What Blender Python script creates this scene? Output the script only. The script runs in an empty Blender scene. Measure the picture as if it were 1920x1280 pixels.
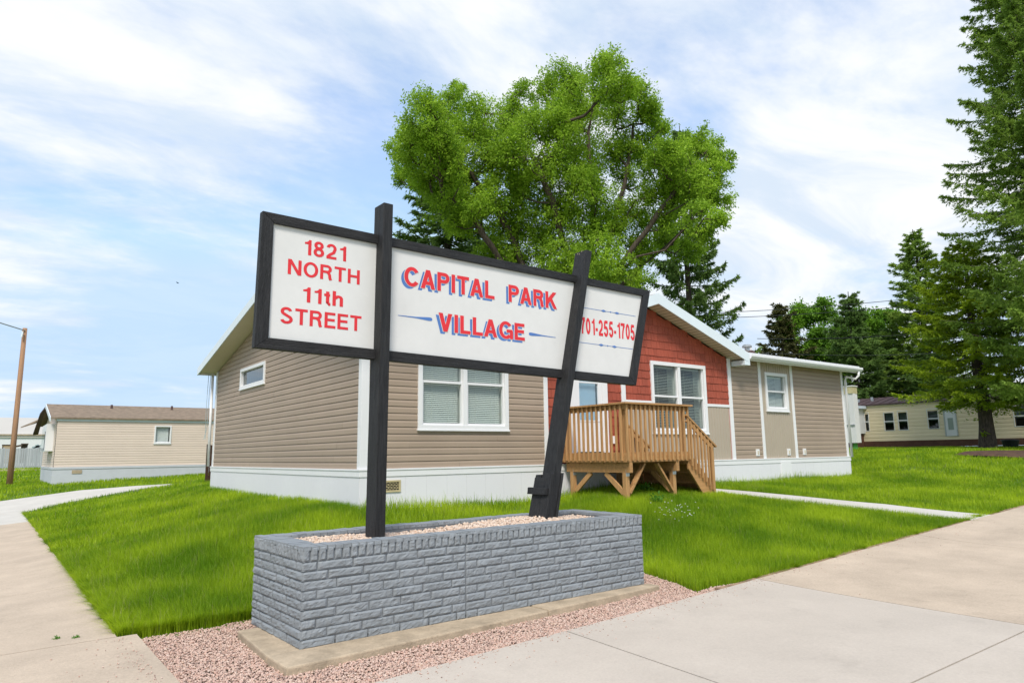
import bpy, bmesh, math, random
import numpy as np
from mathutils import Vector, Matrix, noise

random.seed(7)
rng = np.random.default_rng(7)
SC = bpy.context.scene
COL = SC.collection
R = math.radians

# ------------------------------------------------------------------ camera
YAW, PITCH, ROLL, FPX, EYE = R(52.85), R(9.2287), R(-0.8334), 1296.2, 1.5
_f = np.array([math.cos(YAW)*math.cos(PITCH), math.sin(YAW)*math.cos(PITCH), math.sin(PITCH)])
_r = np.array([math.sin(YAW), -math.cos(YAW), 0.0])
_u = np.cross(_r, _f)
_c, _s = math.cos(ROLL), math.sin(ROLL)
CR, CU, CF = _c*_r+_s*_u, -_s*_r+_c*_u, _f
cd = bpy.data.cameras.new('camera')
cd.sensor_width = 36.0
cd.lens = FPX/1920*36.0
cd.clip_end = 3000
cam = bpy.data.objects.new('camera', cd)
COL.objects.link(cam)
cam.matrix_world = Matrix([[CR[0], CU[0], -CF[0], 0], [CR[1], CU[1], -CF[1], 0], [CR[2], CU[2], -CF[2], EYE], [0, 0, 0, 1]])
SC.camera = cam

# ------------------------------------------------------------------ light
SUN_EL, SUN_AZ = R(52), R(232)      # azimuth: direction the light comes from, angle from +X
SC.view_settings.view_transform = 'Standard'
SC.view_settings.look = 'None'
SC.view_settings.gamma = 1
SC.view_settings.exposure = 0.55

def ray(px, py):
    return CR*((px-960)/FPX) - CU*((py-640)/FPX) + CF

W = bpy.data.worlds.new('World')
SC.world = W
W.use_nodes = True
wt = W.node_tree
wt.nodes.clear()
def wn(t, **k):
    n = wt.nodes.new(t)
    for a, b in k.items(): setattr(n, a, b)
    return n
def wl(a, b): wt.links.new(a, b)
def wmath(op, a, b=None, c=None, clamp=False):
    n = wn('ShaderNodeMath', operation=op, use_clamp=clamp)
    for i, x in enumerate((a, b, c)):
        if x is None: continue
        if isinstance(x, (int, float)): n.inputs[i].default_value = x
        else: wl(x, n.inputs[i])
    return n.outputs[0]
sky = wn('ShaderNodeTexSky', sky_type='NISHITA', sun_disc=False, sun_elevation=SUN_EL,
         sun_rotation=math.pi/2-SUN_AZ, air_density=1.0, dust_density=0.6, ozone_density=1.5)
tc = wn('ShaderNodeTexCoord')
nrm = wn('ShaderNodeVectorMath', operation='NORMALIZE')
wl(tc.outputs['Generated'], nrm.inputs[0])
D = nrm.outputs[0]
sep = wn('ShaderNodeSeparateXYZ'); wl(D, sep.inputs[0])
den = wmath('ADD', wmath('MAXIMUM', sep.outputs[2], 0.0), 0.16)
cmb = wn('ShaderNodeCombineXYZ')
wl(wmath('DIVIDE', sep.outputs[0], den), cmb.inputs[0])
wl(wmath('DIVIDE', sep.outputs[1], den), cmb.inputs[1])
mp = wn('ShaderNodeMapping'); wl(cmb.outputs[0], mp.inputs[0])
mp.inputs['Rotation'].default_value = (0, 0, R(20))
mp.inputs['Scale'].default_value = (0.75, 1.25, 1)
mp.inputs['Location'].default_value = (3.1, 1.7, 0.4)
n1 = wn('ShaderNodeTexNoise'); wl(mp.outputs[0], n1.inputs['Vector'])
n1.inputs['Scale'].default_value = 1.05; n1.inputs['Detail'].default_value = 9; n1.inputs['Roughness'].default_value = 0.55
n1.inputs['Distortion'].default_value = 0.35
n2 = wn('ShaderNodeTexNoise'); wl(mp.outputs[0], n2.inputs['Vector'])
n2.inputs['Scale'].default_value = 4.5; n2.inputs['Detail'].default_value = 7; n2.inputs['Roughness'].default_value = 0.6
cov = wmath('ADD', wmath('MULTIPLY', n1.outputs[0], 2.6), wmath('MULTIPLY', n2.outputs[0], 1.3))
cov = wmath('SUBTRACT', cov, 1.44)
# broad banks and gaps of the cloud cover, each in its own direction of the sky
for px, py, sharp, amt in ((150, 260, 22, .38), (500, 60, 40, .18), (150, 620, 150, .25), (1650, 330, 14, .65), (900, 90, 60, .1), (560, 480, 60, .12), (60, 690, 200, .2),
                           (620, 275, 90, -.26), (760, 350, 60, -.22), (180, 540, 110, -.42), (340, 570, 120, -.42), (110, 545, 160, -.3), (650, 400, 60, -.16), (1330, 60, 60, -.12), (1180, 60, 70, -.08), (130, 720, 160, -.25), (420, 660, 160, -.25), (1560, 500, 150, -.3), (1430, 130, 40, -.14), (60, 520, 80, -.2), (300, 620, 120, -.16), (430, 560, 120, -.2), (250, 690, 160, -.12), (1480, 420, 70, .3), (330, 130, 90, -.22), (700, 150, 90, -.2)):
    d = ray(px, py); d = d/np.linalg.norm(d)
    dp = wn('ShaderNodeVectorMath', operation='DOT_PRODUCT'); wl(D, dp.inputs[0]); dp.inputs[1].default_value = tuple(d)
    g = wmath('POWER', wmath('MAXIMUM', dp.outputs['Value'], 0.0), sharp*2.0)
    cov = wmath('MULTIPLY_ADD', g, amt, cov)
ramp = wn('ShaderNodeMapRange', interpolation_type='SMOOTHSTEP'); wl(cov, ramp.inputs[0])
ramp.inputs[1].default_value = 0.05; ramp.inputs[2].default_value = .92; ramp.inputs[3].default_value = 0.16; ramp.inputs[4].default_value = 1.0
skb = wn('ShaderNodeVectorMath', operation='SCALE'); wl(sky.outputs[0], skb.inputs[0]); skb.inputs['Scale'].default_value = 0.13
lift = wn('ShaderNodeVectorMath', operation='ADD'); wl(skb.outputs[0], lift.inputs[0]); lift.inputs[1].default_value = (0.09, 0.14, 0.22)
lim_ = wn('ShaderNodeVectorMath', operation='MINIMUM'); wl(lift.outputs[0], lim_.inputs[0]); lim_.inputs[1].default_value = (0.38, 0.53, 0.72)
mix = wn('ShaderNodeMix', data_type='RGBA'); wl(ramp.outputs[0], mix.inputs[0]); wl(lim_.outputs[0], mix.inputs[6]); pass
n5 = wn('ShaderNodeTexNoise'); wl(mp.outputs[0], n5.inputs['Vector']); n5.inputs['Scale'].default_value = 2.3; n5.inputs['Detail'].default_value = 8; n5.inputs['Roughness'].default_value = .58; n5.inputs['Distortion'].default_value = .6
r5 = wn('ShaderNodeMapRange', interpolation_type='SMOOTHSTEP'); wl(n5.outputs[0], r5.inputs[0]); r5.inputs[1].default_value = .36; r5.inputs[2].default_value = .60
m5 = wn('ShaderNodeMix', data_type='RGBA'); wl(r5.outputs[0], m5.inputs[0]); m5.inputs[6].default_value = (.50, .575, .67, 1); m5.inputs[7].default_value = (.69, .705, .725, 1)
wl(m5.outputs[2], mix.inputs[7])
bg = wn('ShaderNodeBackground'); wl(mix.outputs[2], bg.inputs[0]); bg.inputs[1].default_value = 1.0
wo = wn('ShaderNodeOutputWorld'); wl(bg.outputs[0], wo.inputs[0])

sl = bpy.data.lights.new('sun', 'SUN')
sl.energy = 2.5; sl.angle = R(16); sl.color = (1.0, 0.94, 0.85)
so = bpy.data.objects.new('sun', sl); COL.objects.link(so)
sd = Vector((math.cos(SUN_EL)*math.cos(SUN_AZ), math.cos(SUN_EL)*math.sin(SUN_AZ), math.sin(SUN_EL)))
so.rotation_euler = sd.to_track_quat('Z', 'Y').to_euler()

# ------------------------------------------------------------------ pixel helpers (photo pixels -> real points at a stated plane or depth)
CAMP = np.array([0, 0, EYE])
def onp(px, py, ax, v):
    d = ray(px, py); return CAMP + d*((v-CAMP[ax])/d[ax])
def atd(px, py, depth): return CAMP + ray(px, py)*depth

# ------------------------------------------------------------------ terrain
CP = []
for y in (7.2, 9, 11, 14, 17, 20, 23, 25): CP.append((1.0, y, 0.0))
for y in (7.2, 14, 20): CP.append((-3.0, y, 0.0))
for x, y in ((1.2, 4.4), (2.2, 4.5), (4, 4.7), (6, 4.95), (7.1, 5.0), (2, 5.5), (4, 5.6), (6.2, 5.7), (1.9, 7.0), (4, 7.0), (6.1, 6.9), (0, 2), (4, 1), (7, 2), (-4, -4), (6, -4), (-6, 5), (12, -5)): CP.append((x, y, 0.0))
for x, z in ((9, .06), (11, .13), (13, .2), (15.2, .27), (20, .42), (30, .8), (45, 1.1)):
    CP.append((x, 5.1, z)); CP.append((x, 2.2, z-.04))
CP += [(4.85, 10.45, .695), (6.5, 10.45, .68), (8.2, 10.45, .65), (13.66, 10.45, .76), (17, 10.45, .75), (20.2, 10.45, .755), (4.85, 15, .72), (4.85, 19.5, .74), (12, 15, .8), (20, 19.5, 1.0), (12, 19.5, .85),
       (8.92, 8.65, .675), (10.2, 8.65, .69), (11.4, 8.65, .7), (12.4, 9.4, .72), (4.0, 9.2, .42), (6.5, 8.4, .33), (8.8, 7.0, .33), (11.5, 7.0, .42),
       (30.2, 10.3, 1.36), (27.3, 9.3, 1.28), (24, 12, 1.15), (24, 8, .9), (42, 21, 1.55), (42, 12.7, 1.45), (42, 4, 1.3), (34, 17, 1.42), (55, 20, 1.5), (50, 35, 1.4),
       (2.3, 34.6, .55), (8.6, 34.6, .81), (14, 34.6, .9), (1.0, 37.7, .48), (5.5, 28.5, .6), (-4, 34, .3), (2, 60, .9), (-6, 60, .8), (20, 50, 1.1), (-20, 30, .3), (-20, 0, 0), (0, -20, 0), (30, -15, .5), (60, 0, 1.2), (80, 60, 1.2), (0, 95, 1.0), (-40, 60, .8)]
CP = np.array(CP, float)
def _tps(r2): return np.where(r2 > 1e-9, 0.5*r2*np.log(np.maximum(r2, 1e-9)), 0)
n_ = len(CP)
K = _tps(((CP[:, None, :2]-CP[None, :, :2])**2).sum(-1)) + np.eye(n_)*0.15
P_ = np.hstack([np.ones((n_, 1)), CP[:, :2]])
A_ = np.block([[K, P_], [P_.T, np.zeros((3, 3))]])
SOL = np.linalg.solve(A_, np.concatenate([CP[:, 2], np.zeros(3)]))
def gzs(x, y):
    x = np.clip(np.asarray(x, float), -45, 85); y = np.clip(np.asarray(y, float), -22, 100)
    sh = x.shape; x = x.ravel(); y = y.ravel(); out = np.empty(len(x))
    for a in range(0, len(x), 20000):
        q = np.stack([x[a:a+20000], y[a:a+20000]], 1)
        out[a:a+20000] = _tps(((q[:, None]-CP[None, :, :2])**2).sum(-1))@SOL[:n_] + SOL[n_] + q@SOL[n_+1:]
    return out.reshape(sh)
def gz(x, y): return float(gzs(np.array([x]), np.array([y]))[0])
def pg(px, py, far=90.0):
    d = ray(px, py); t = np.linspace(3, far, 900)
    p = CAMP[None]+d[None]*t[:, None]
    h = p[:, 2]-gzs(p[:, 0], p[:, 1])
    i = int(np.argmax(h <= 0)) if (h <= 0).any() else len(t)-1
    if i > 0:
        w = h[i-1]/(h[i-1]-h[i]+1e-9); q = p[i-1]+(p[i]-p[i-1])*w
    else: q = p[0]
    return q

# ------------------------------------------------------------------ materials
def mat(name, col, rough=.7, var=.12, vscale=3.0, bump=0.0, bscale=40.0, stretch=None, col2=None, island=0.0, spec=.3, metal=0.0, fine=0.0, fscale=60, spots=0.0, sscale=26):
    m = bpy.data.materials.new(name); m.use_nodes = True
    t = m.node_tree; b = t.nodes['Principled BSDF']
    b.inputs['Roughness'].default_value = rough; b.inputs['Metallic'].default_value = metal
    b.inputs['Specular IOR Level'].default_value = spec
    c2 = col2 or tuple(max(0, x*(1-var*2.2)) for x in col)
    tcn = t.nodes.new('ShaderNodeTexCoord'); mpn = t.nodes.new('ShaderNodeMapping'); t.links.new(tcn.outputs['Object'], mpn.inputs[0])
    if stretch: mpn.inputs['Scale'].default_value = stretch
    nz = t.nodes.new('ShaderNodeTexNoise'); nz.inputs['Scale'].default_value = vscale; nz.inputs['Detail'].default_value = 6; nz.inputs['Roughness'].default_value = .6
    t.links.new(mpn.outputs[0], nz.inputs['Vector'])
    mr = t.nodes.new('ShaderNodeMapRange'); mr.inputs[1].default_value = .32; mr.inputs[2].default_value = .68
    t.links.new(nz.outputs[0], mr.inputs[0])
    mx = t.nodes.new('ShaderNodeMix'); mx.data_type = 'RGBA'
    mx.inputs[6].default_value = (*c2, 1); mx.inputs[7].default_value = (*col, 1)
    t.links.new(mr.outputs[0], mx.inputs[0])
    out = mx.outputs[2]
    def mul(fac_out, lo, hi, src):
        r2 = t.nodes.new('ShaderNodeMapRange'); r2.inputs[3].default_value = lo; r2.inputs[4].default_value = hi
        t.links.new(fac_out, r2.inputs[0])
        v = t.nodes.new('ShaderNodeVectorMath'); v.operation = 'SCALE'; t.links.new(src, v.inputs[0]); t.links.new(r2.outputs[0], v.inputs['Scale'])
        return v.outputs[0]
    if island:
        ge = t.nodes.new('ShaderNodeNewGeometry'); out = mul(ge.outputs['Random Per Island'], 1-island, 1+island, out)
    if fine:
        n3 = t.nodes.new('ShaderNodeTexNoise'); n3.inputs['Scale'].default_value = fscale; n3.inputs['Detail'].default_value = 4
        t.links.new(mpn.outputs[0], n3.inputs['Vector']); out = mul(n3.outputs[0], 1-fine, 1+fine, out)
    if spots:   # pits, grit stains and worn specks
        for sc, lo, hi in ((sscale, .60, .72), (sscale*.09, .56, .75)):
            n6 = t.nodes.new('ShaderNodeTexNoise'); n6.inputs['Scale'].default_value = sc; n6.inputs['Detail'].default_value = 5; n6.inputs['Roughness'].default_value = .7
            t.links.new(mpn.outputs[0], n6.inputs['Vector']); r6 = t.nodes.new('ShaderNodeMapRange'); r6.inputs[1].default_value = lo; r6.inputs[2].default_value = hi
            t.links.new(n6.outputs[0], r6.inputs[0]); out = mul(r6.outputs[0], 1, 1-spots, out)
    t.links.new(out, b.inputs['Base Color'])
    if bump:
        n4 = t.nodes.new('ShaderNodeTexNoise'); n4.inputs['Scale'].default_value = bscale; n4.inputs['Detail'].default_value = 6
        t.links.new(mpn.outputs[0], n4.inputs['Vector'])
        bp = t.nodes.new('ShaderNodeBump'); bp.inputs['Strength'].default_value = bump; bp.inputs['Distance'].default_value = .01
        t.links.new(n4.outputs[0], bp.inputs['Height']); t.links.new(bp.outputs[0], b.inputs['Normal'])
    return m
def leafmat(name, ca, cb, trans=.3, nscale=.6, amp=1.5):
    m = bpy.data.materials.new(name); m.use_nodes = True
    t = m.node_tree; t.nodes.clear()
    ge = t.nodes.new('ShaderNodeNewGeometry'); tcn = t.nodes.new('ShaderNodeTexCoord')
    nz = t.nodes.new('ShaderNodeTexNoise'); nz.inputs['Scale'].default_value = nscale; nz.inputs['Detail'].default_value = 4
    t.links.new(tcn.outputs['Object'], nz.inputs['Vector'])
    mm = t.nodes.new('ShaderNodeMath'); mm.operation = 'MULTIPLY_ADD'; t.links.new(ge.outputs['Random Per Island'], mm.inputs[0]); mm.inputs[1].default_value = .55
    m2 = t.nodes.new('ShaderNodeMath'); m2.operation = 'MULTIPLY_ADD'; t.links.new(nz.outputs[0], m2.inputs[0]); m2.inputs[1].default_value = amp; m2.inputs[2].default_value = .23-amp/2
    t.links.new(m2.outputs[0], mm.inputs[2])
    mx = t.nodes.new('ShaderNodeMix'); mx.data_type = 'RGBA'; mx.inputs[6].default_value = (*ca, 1); mx.inputs[7].default_value = (*cb, 1)
    t.links.new(mm.outputs[0], mx.inputs[0])
    pb = t.nodes.new('ShaderNodeBsdfPrincipled'); pb.inputs['Roughness'].default_value = .55; pb.inputs['Specular IOR Level'].default_value = .25
    tr = t.nodes.new('ShaderNodeBsdfTranslucent')
    t.links.new(mx.outputs[2], pb.inputs['Base Color']); t.links.new(mx.outputs[2], tr.inputs[0])
    ms = t.nodes.new('ShaderNodeMixShader'); ms.inputs[0].default_value = trans
    t.links.new(pb.outputs[0], ms.inputs[1]); t.links.new(tr.outputs[0], ms.inputs[2])
    o = t.nodes.new('ShaderNodeOutputMaterial'); t.links.new(ms.outputs[0], o.inputs[0])
    return m
def glassmat(name, tint, fac=.12):
    m = bpy.data.materials.new(name); m.use_nodes = True
    t = m.node_tree; t.nodes.clear()
    tr = t.nodes.new('ShaderNodeBsdfTransparent'); tr.inputs[0].default_value = (*tint, 1)
    gl = t.nodes.new('ShaderNodeBsdfGlossy'); gl.inputs['Roughness'].default_value = .02; gl.inputs[0].default_value = (.9, .95, .95, 1)
    lw = t.nodes.new('ShaderNodeLayerWeight'); lw.inputs[0].default_value = .5
    pw = t.nodes.new('ShaderNodeMath'); pw.operation = 'POWER'; t.links.new(lw.outputs['Facing'], pw.inputs[0]); pw.inputs[1].default_value = 4.0
    ad = t.nodes.new('ShaderNodeMath'); ad.operation = 'ADD'; t.links.new(pw.outputs[0], ad.inputs[0]); ad.inputs[1].default_value = fac; ad.use_clamp = True
    ms = t.nodes.new('ShaderNodeMixShader'); t.links.new(ad.outputs[0], ms.inputs[0]); t.links.new(tr.outputs[0], ms.inputs[1]); t.links.new(gl.outputs[0], ms.inputs[2])
    o = t.nodes.new('ShaderNodeOutputMaterial'); t.links.new(ms.outputs[0], o.inputs[0])
    return m
M = dict(
    lawn=mat('lawn_soil', (.10, .165, .02), .95, .25, 1.2, .5, 30, col2=(.07, .125, .015)),
    conc=mat('concrete_tan', (.53, .43, .33), .9, .09, 1.3, .4, 90, fine=.22, fscale=55, spots=.16),
    concn=mat('concrete_new', (.51, .45, .385), .9, .05, 1.1, .25, 90, fine=.12, fscale=55, spots=.10),
    concw=mat('concrete_pale', (.56, .53, .48), .9, .06, 1.2, .2, 120, fine=.06),
    foot=mat('footing_concrete', (.50, .40, .285), .92, .16, 4, .5, 60, fine=.2, fscale=50, spots=.25),
    joint=mat('joint_dirt', (.17, .13, .09), .95),
    brick=mat('painted_brick', (.262, .286, .308), .6, .09, 5, .35, 70, spec=.3),
    mortar=mat('painted_mortar', (.185, .20, .215), .7, .05, 5, .3, 60),
    black=mat('black_timber', (.024, .024, .026), .6, .3, 3.0, 1.0, 16, stretch=(16, 16, 1.1), spec=.4, col2=(.004, .004, .005), fine=.35, fscale=9),
    blackh=mat('black_timber_h', (.024, .024, .026), .6, .3, 3.0, 1.0, 16, stretch=(1.1, 16, 16), spec=.4, col2=(.004, .004, .005), fine=.35, fscale=9),
    panel=mat('sign_panel', (.70, .695, .685), .5, .03, 2.5, 0, fine=.02, fscale=14, spots=.035, sscale=12),
    red=mat('letter_red', (.72, .035, .045), .5, .05, 6), blue=mat('letter_blue', (.09, .2, .5), .5, .05, 6),
    siding=mat('vinyl_siding', (.365, .282, .215), .55, .04, 1.2, spec=.3, island=.035),
    batten=mat('vinyl_batten', (.43, .365, .29), .55, .03, 1.2, spec=.3),
    shake=mat('red_shake', (.37, .082, .048), .65, .08, 4, .25, 50, stretch=(6, 6, 1), island=.12),
    white=mat('white_vinyl', (.77, .77, .785), .45, .02, 2, spec=.4), skirt=mat('white_skirting', (.74, .735, .765), .5, .02, .8, spec=.35, fine=.01),
    soffit=mat('cream_soffit', (.62, .55, .44), .6, .02), fascia=mat('pale_metal_fascia', (.70, .77, .82), .4, .02, spec=.4),
    roof=mat('brown_shingle', (.28, .213, .155), .95, .18, 5, .5, 60, fine=.2, fscale=25), roofd=mat('dark_roof', (.11, .07, .068), .8, .12, 3),
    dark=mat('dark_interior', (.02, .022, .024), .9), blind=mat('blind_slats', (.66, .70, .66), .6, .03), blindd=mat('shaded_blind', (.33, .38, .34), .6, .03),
    glass=glassmat('pane_glass', (.88, .92, .90), .05), glassd=glassmat('far_glass', (.45, .48, .5), .05), glassb=glassmat('door_glass', (.8, .88, .92), .08),
    wood=mat('treated_pine', (.58, .325, .138), .75, .16, 1.6, .3, 30, stretch=(16, 16, 1.5), island=.16), woodh=mat('treated_pine_h', (.53, .29, .12), .75, .16, 1.6, .3, 30, stretch=(1.6, 16, 16), island=.14),
    metal=mat('galvanised', (.55, .57, .58), .4, .1, 8, metal=.8), black_rub=mat('black_plastic', (.02, .025, .025), .5),
    beige=mat('beige_vinyl', (.70, .585, .50), .6, .03, 1, island=.02), cream=mat('cream_vinyl', (.86, .72, .50), .6, .03, 1, island=.03), brownsk=mat('brown_skirting', (.15, .07, .048), .8, .15, 3),
    bark=mat('bark', (.135, .105, .08), .95, .3, 5, .9, 12, stretch=(3, 3, .6)), barkg=mat('spruce_bark', (.12, .095, .08), .95, .3, 6, .9, 14, stretch=(3, 3, .8)),
    pole=mat('pole_wood', (.42, .23, .12), .9, .3, 1.5, .4, 30, stretch=(10, 10, .5), col2=(.22, .14, .10)),
    dirt=mat('edge_dirt', (.40, .27, .17), .95, .25, 8, .6, 40, fine=.3, fscale=60), fence=mat('grey_fence', (.42, .44, .46), .8, .05, 1), gable=mat('tan_metal_roof', (.50, .475, .43), .7, .04, .3), soil=mat('soil', (.12, .065, .04), .98, .3, 6, .8, 20),
    yellow=mat('vent_plastic', (.62, .52, .30), .6), green=mat('green_post', (.12, .38, .08), .6), tan=mat('tan_crate', (.52, .37, .2), .8, .1, 4), rust=mat('brown_equipment', (.10, .07, .05), .8), paleblue=mat('pale_metal', (.42, .52, .54), .6),
    yellowband=mat('yellowed_band', (.62, .56, .33), .8, .12, 8), brownb=mat('brown_board', (.075, .035, .022), .8, .2, 3), gravelroad=mat('road_gravel', (.45, .36, .28), .95, .15, 1, .5, 30),
    leaf=leafmat('ash_leaf', (.11, .23, .010), (.46, .68, .055), .47, .9), leaf2=leafmat('far_leaf', (.08, .19, .015), (.22, .42, .03), .4, .5),
    spruce=leafmat('spruce_needles', (.11, .20, .028), (.38, .54, .09), .38, .5), spruced=leafmat('dark_needles', (.06, .125, .03), (.25, .39, .09), .32, .5),
    sprucef=leafmat('fresh_needles', (.12, .20, .01), (.48, .62, .03), .38, .45), spruceb=leafmat('bronze_needles', (.07, .08, .03), (.16, .16, .05), .2, .5),
    grass=leafmat('grass_blades', (.13, .27, .006), (.44, .58, .020), .42, .8, 2.6), weed=leafmat('weed_leaf', (.06, .17, .015), (.12, .3, .03), .3, 3), straw=leafmat('straw_blades', (.22, .24, .07), (.36, .33, .13), .2, 2),
    flower=mat('clover_white', (.8, .8, .75), .7), orange=mat('orange_marker', (.5, .12, .04), .6),
)
def stonemat(name, cols):
    m = bpy.data.materials.new(name); m.use_nodes = True; t = m.node_tree; b = t.nodes['Principled BSDF']; b.inputs['Roughness'].default_value = .85
    ge = t.nodes.new('ShaderNodeNewGeometry'); cr = t.nodes.new('ShaderNodeValToRGB'); t.links.new(ge.outputs['Random Per Island'], cr.inputs[0]); t.links.new(cr.outputs[0], b.inputs['Base Color'])
    e = cr.color_ramp.elements
    while len(e) < len(cols): e.new(.5)
    for i, c in enumerate(cols): e[i].position = i/(len(cols)-1); e[i].color = (*c, 1)
    return m
M['pink'] = stonemat('pink_stone', [(.25, .17, .145), (.54, .365, .30), (.60, .44, .365), (.52, .32, .25), (.64, .50, .42), (.48, .345, .29), (.57, .41, .31)])
M['peach'] = stonemat('peach_stone', [(.28, .22, .19), (.60, .45, .35), (.64, .52, .42), (.56, .38, .27), (.68, .58, .49), (.48, .37, .30), (.60, .46, .33)])

# ------------------------------------------------------------------ object helpers
def tag(o, label=None, cat=None, group=None, kind=None):
    if label: o['label'] = label
    if cat: o['category'] = cat
    if group: o['group'] = group
    if kind: o['kind'] = kind
    return o
def thing(name, loc, label, cat, group=None):
    o = bpy.data.objects.new(name, None); COL.objects.link(o)
    o.location = loc; o.empty_display_size = .2
    return tag(o, label, cat, group)
def link(name, me, m, parent=None):
    o = bpy.data.objects.new(name, me); COL.objects.link(o)
    if m is not None:
        me.materials.clear(); me.materials.append(m)
    if parent is not None:
        o.parent = parent
        if parent.type == 'EMPTY': o.matrix_parent_inverse = Matrix.Translation(-parent.location)
    return o
def npmesh(name, V, F, smooth=False):
    V = np.ascontiguousarray(V, dtype=np.float32); F = np.ascontiguousarray(F, dtype=np.int32)
    me = bpy.data.meshes.new(name); k = F.shape[1]
    me.vertices.add(len(V)); me.vertices.foreach_set('co', V.ravel())
    me.loops.add(F.size); me.loops.foreach_set('vertex_index', F.ravel())
    me.polygons.add(len(F)); me.polygons.foreach_set('loop_start', np.arange(0, F.size, k, dtype=np.int32))
    try: me.polygons.foreach_set('loop_total', np.full(len(F), k, dtype=np.int32))
    except Exception: pass
    me.update(calc_edges=True)
    if smooth: me.polygons.foreach_set('use_smooth', np.ones(len(F), bool))
    return me
class MB:
    def __init__(s): s.v = []; s.f = []
    def add(s, vs, fs):
        n = len(s.v); s.v += [tuple(map(float, p)) for p in vs]; s.f += [tuple(n+i for i in f) for f in fs]; return s
    def hexa(s, p):   # p: 8 corners, 0-3 bottom loop, 4-7 top loop
        return s.add(p, [(3, 2, 1, 0), (4, 5, 6, 7), (0, 1, 5, 4), (1, 2, 6, 5), (2, 3, 7, 6), (3, 0, 4, 7)])
    def box(s, x0, x1, y0, y1, z0, z1):
        return s.hexa([(x0, y0, z0), (x1, y0, z0), (x1, y1, z0), (x0, y1, z0), (x0, y0, z1), (x1, y0, z1), (x1, y1, z1), (x0, y1, z1)])
    def wb(s, P, a0, a1, z0, z1, d0, d1):   # box in wall coordinates, d outwards
        return s.hexa([P(a0, z0, d0), P(a1, z0, d0), P(a1, z0, d1), P(a0, z0, d1), P(a0, z1, d0), P(a1, z1, d0), P(a1, z1, d1), P(a0, z1, d1)])
    def beam(s, a, b, w, h, up=(0, 0, 1)):
        a = Vector(a); b = Vector(b); d = (b-a).normalized(); up = Vector(up); sd = d.cross(up).normalized(); u = sd.cross(d).normalized()
        sd *= w/2; u *= h/2
        return s.hexa([a-sd-u, a+sd-u, a+sd+u, a-sd+u, b-sd-u, b+sd-u, b+sd+u, b-sd+u])
    def prism(s, pts, ext):
        n = len(pts); e = Vector(ext); vs = [Vector(p) for p in pts]
        return s.add(vs+[p+e for p in vs], [tuple(range(n))[::-1], tuple(range(n, 2*n))]+[(i, (i+1) % n, n+(i+1) % n, n+i) for i in range(n)])
    def tube(s, pts, rad, n=8, cap=True):
        pts = [Vector(p) for p in pts]; m = len(pts); base = len(s.v); prev = None
        for i, p in enumerate(pts):
            d = (pts[min(i+1, m-1)]-pts[max(i-1, 0)]).normalized()
            x = (prev - d*prev.dot(d)) if prev is not None else d.orthogonal()
            x.normalize(); prev = x; y = d.cross(x); r = rad[i] if hasattr(rad, '__len__') else rad
            for k in range(n):
                a = 2*math.pi*k/n; s.v.append(tuple(p+x*(r*math.cos(a))+y*(r*math.sin(a))))
        for i in range(m-1):
            for k in range(n):
                s.f.append((base+i*n+k, base+i*n+(k+1) % n, base+(i+1)*n+(k+1) % n, base+(i+1)*n+k))
        if cap:
            s.f.append(tuple(base+k for k in range(n))[::-1]); s.f.append(tuple(base+(m-1)*n+k for k in range(n)))
        return s
    def mesh(s, name):
        me = bpy.data.meshes.new(name); me.from_pydata(s.v, [], s.f)
        if len(s.f) < 30000:
            b = bmesh.new(); b.from_mesh(me); bmesh.ops.recalc_face_normals(b, faces=b.faces); b.to_mesh(me); b.free()
        me.update(); return me
    def build(s, name, m, parent=None, bevel=0, smooth=False):
        me = s.mesh(name); o = link(name, me, m, parent)
        if smooth:
            for p in me.polygons: p.use_smooth = True
        if bevel:
            b = o.modifiers.new('bevel', 'BEVEL'); b.width = bevel; b.segments = 2; b.limit_method = 'ANGLE'
        return o
def inpoly(x, y, poly):
    c = np.zeros(len(x), bool); n = len(poly)
    for i in range(n):
        x0, y0 = poly[i]; x1, y1 = poly[(i+1) % n]
        if y0 == y1: continue
        k = (y0 > y) != (y1 > y)
        c ^= k & (x < (x1-x0)*(y-y0)/(y1-y0)+x0)
    return c

# ------------------------------------------------------------------ ground sheets
def sheet(name, xs, ys, off, m):
    X, Y = np.meshgrid(xs, ys); Z = gzs(X, Y)+off; Z -= .11*((X > 1.15) & (X < 6.9) & (Y > 4.2) & (Y < 6.9))
    nx, ny = len(xs), len(ys); V = np.stack([X.ravel(), Y.ravel(), Z.ravel()], 1)
    i = np.arange((nx-1)*(ny-1)); a = (i//(nx-1))*nx+i % (nx-1)
    return link(name, npmesh(name, V, np.stack([a, a+1, a+nx+1, a+nx], 1), True), m)
xs = np.unique(np.round(np.concatenate([np.linspace(-900, -60, 8), np.arange(-60, -6, 3), np.arange(-6, 26, .25), np.arange(26, 60, 1.0), np.arange(60, 90, 5), np.linspace(100, 1000, 8)]), 3))
ys = np.unique(np.round(np.concatenate([np.linspace(-600, -30, 6), np.arange(-30, -4, 3), np.arange(-4, 32, .25), np.arange(32, 60, 1.0), np.arange(60, 100, 5), np.linspace(110, 1000, 8)]), 3))
tag(sheet('ground', xs, ys, -.05, M['lawn']), 'sloping green lawn ground around the homes', 'ground', kind='structure')
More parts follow.
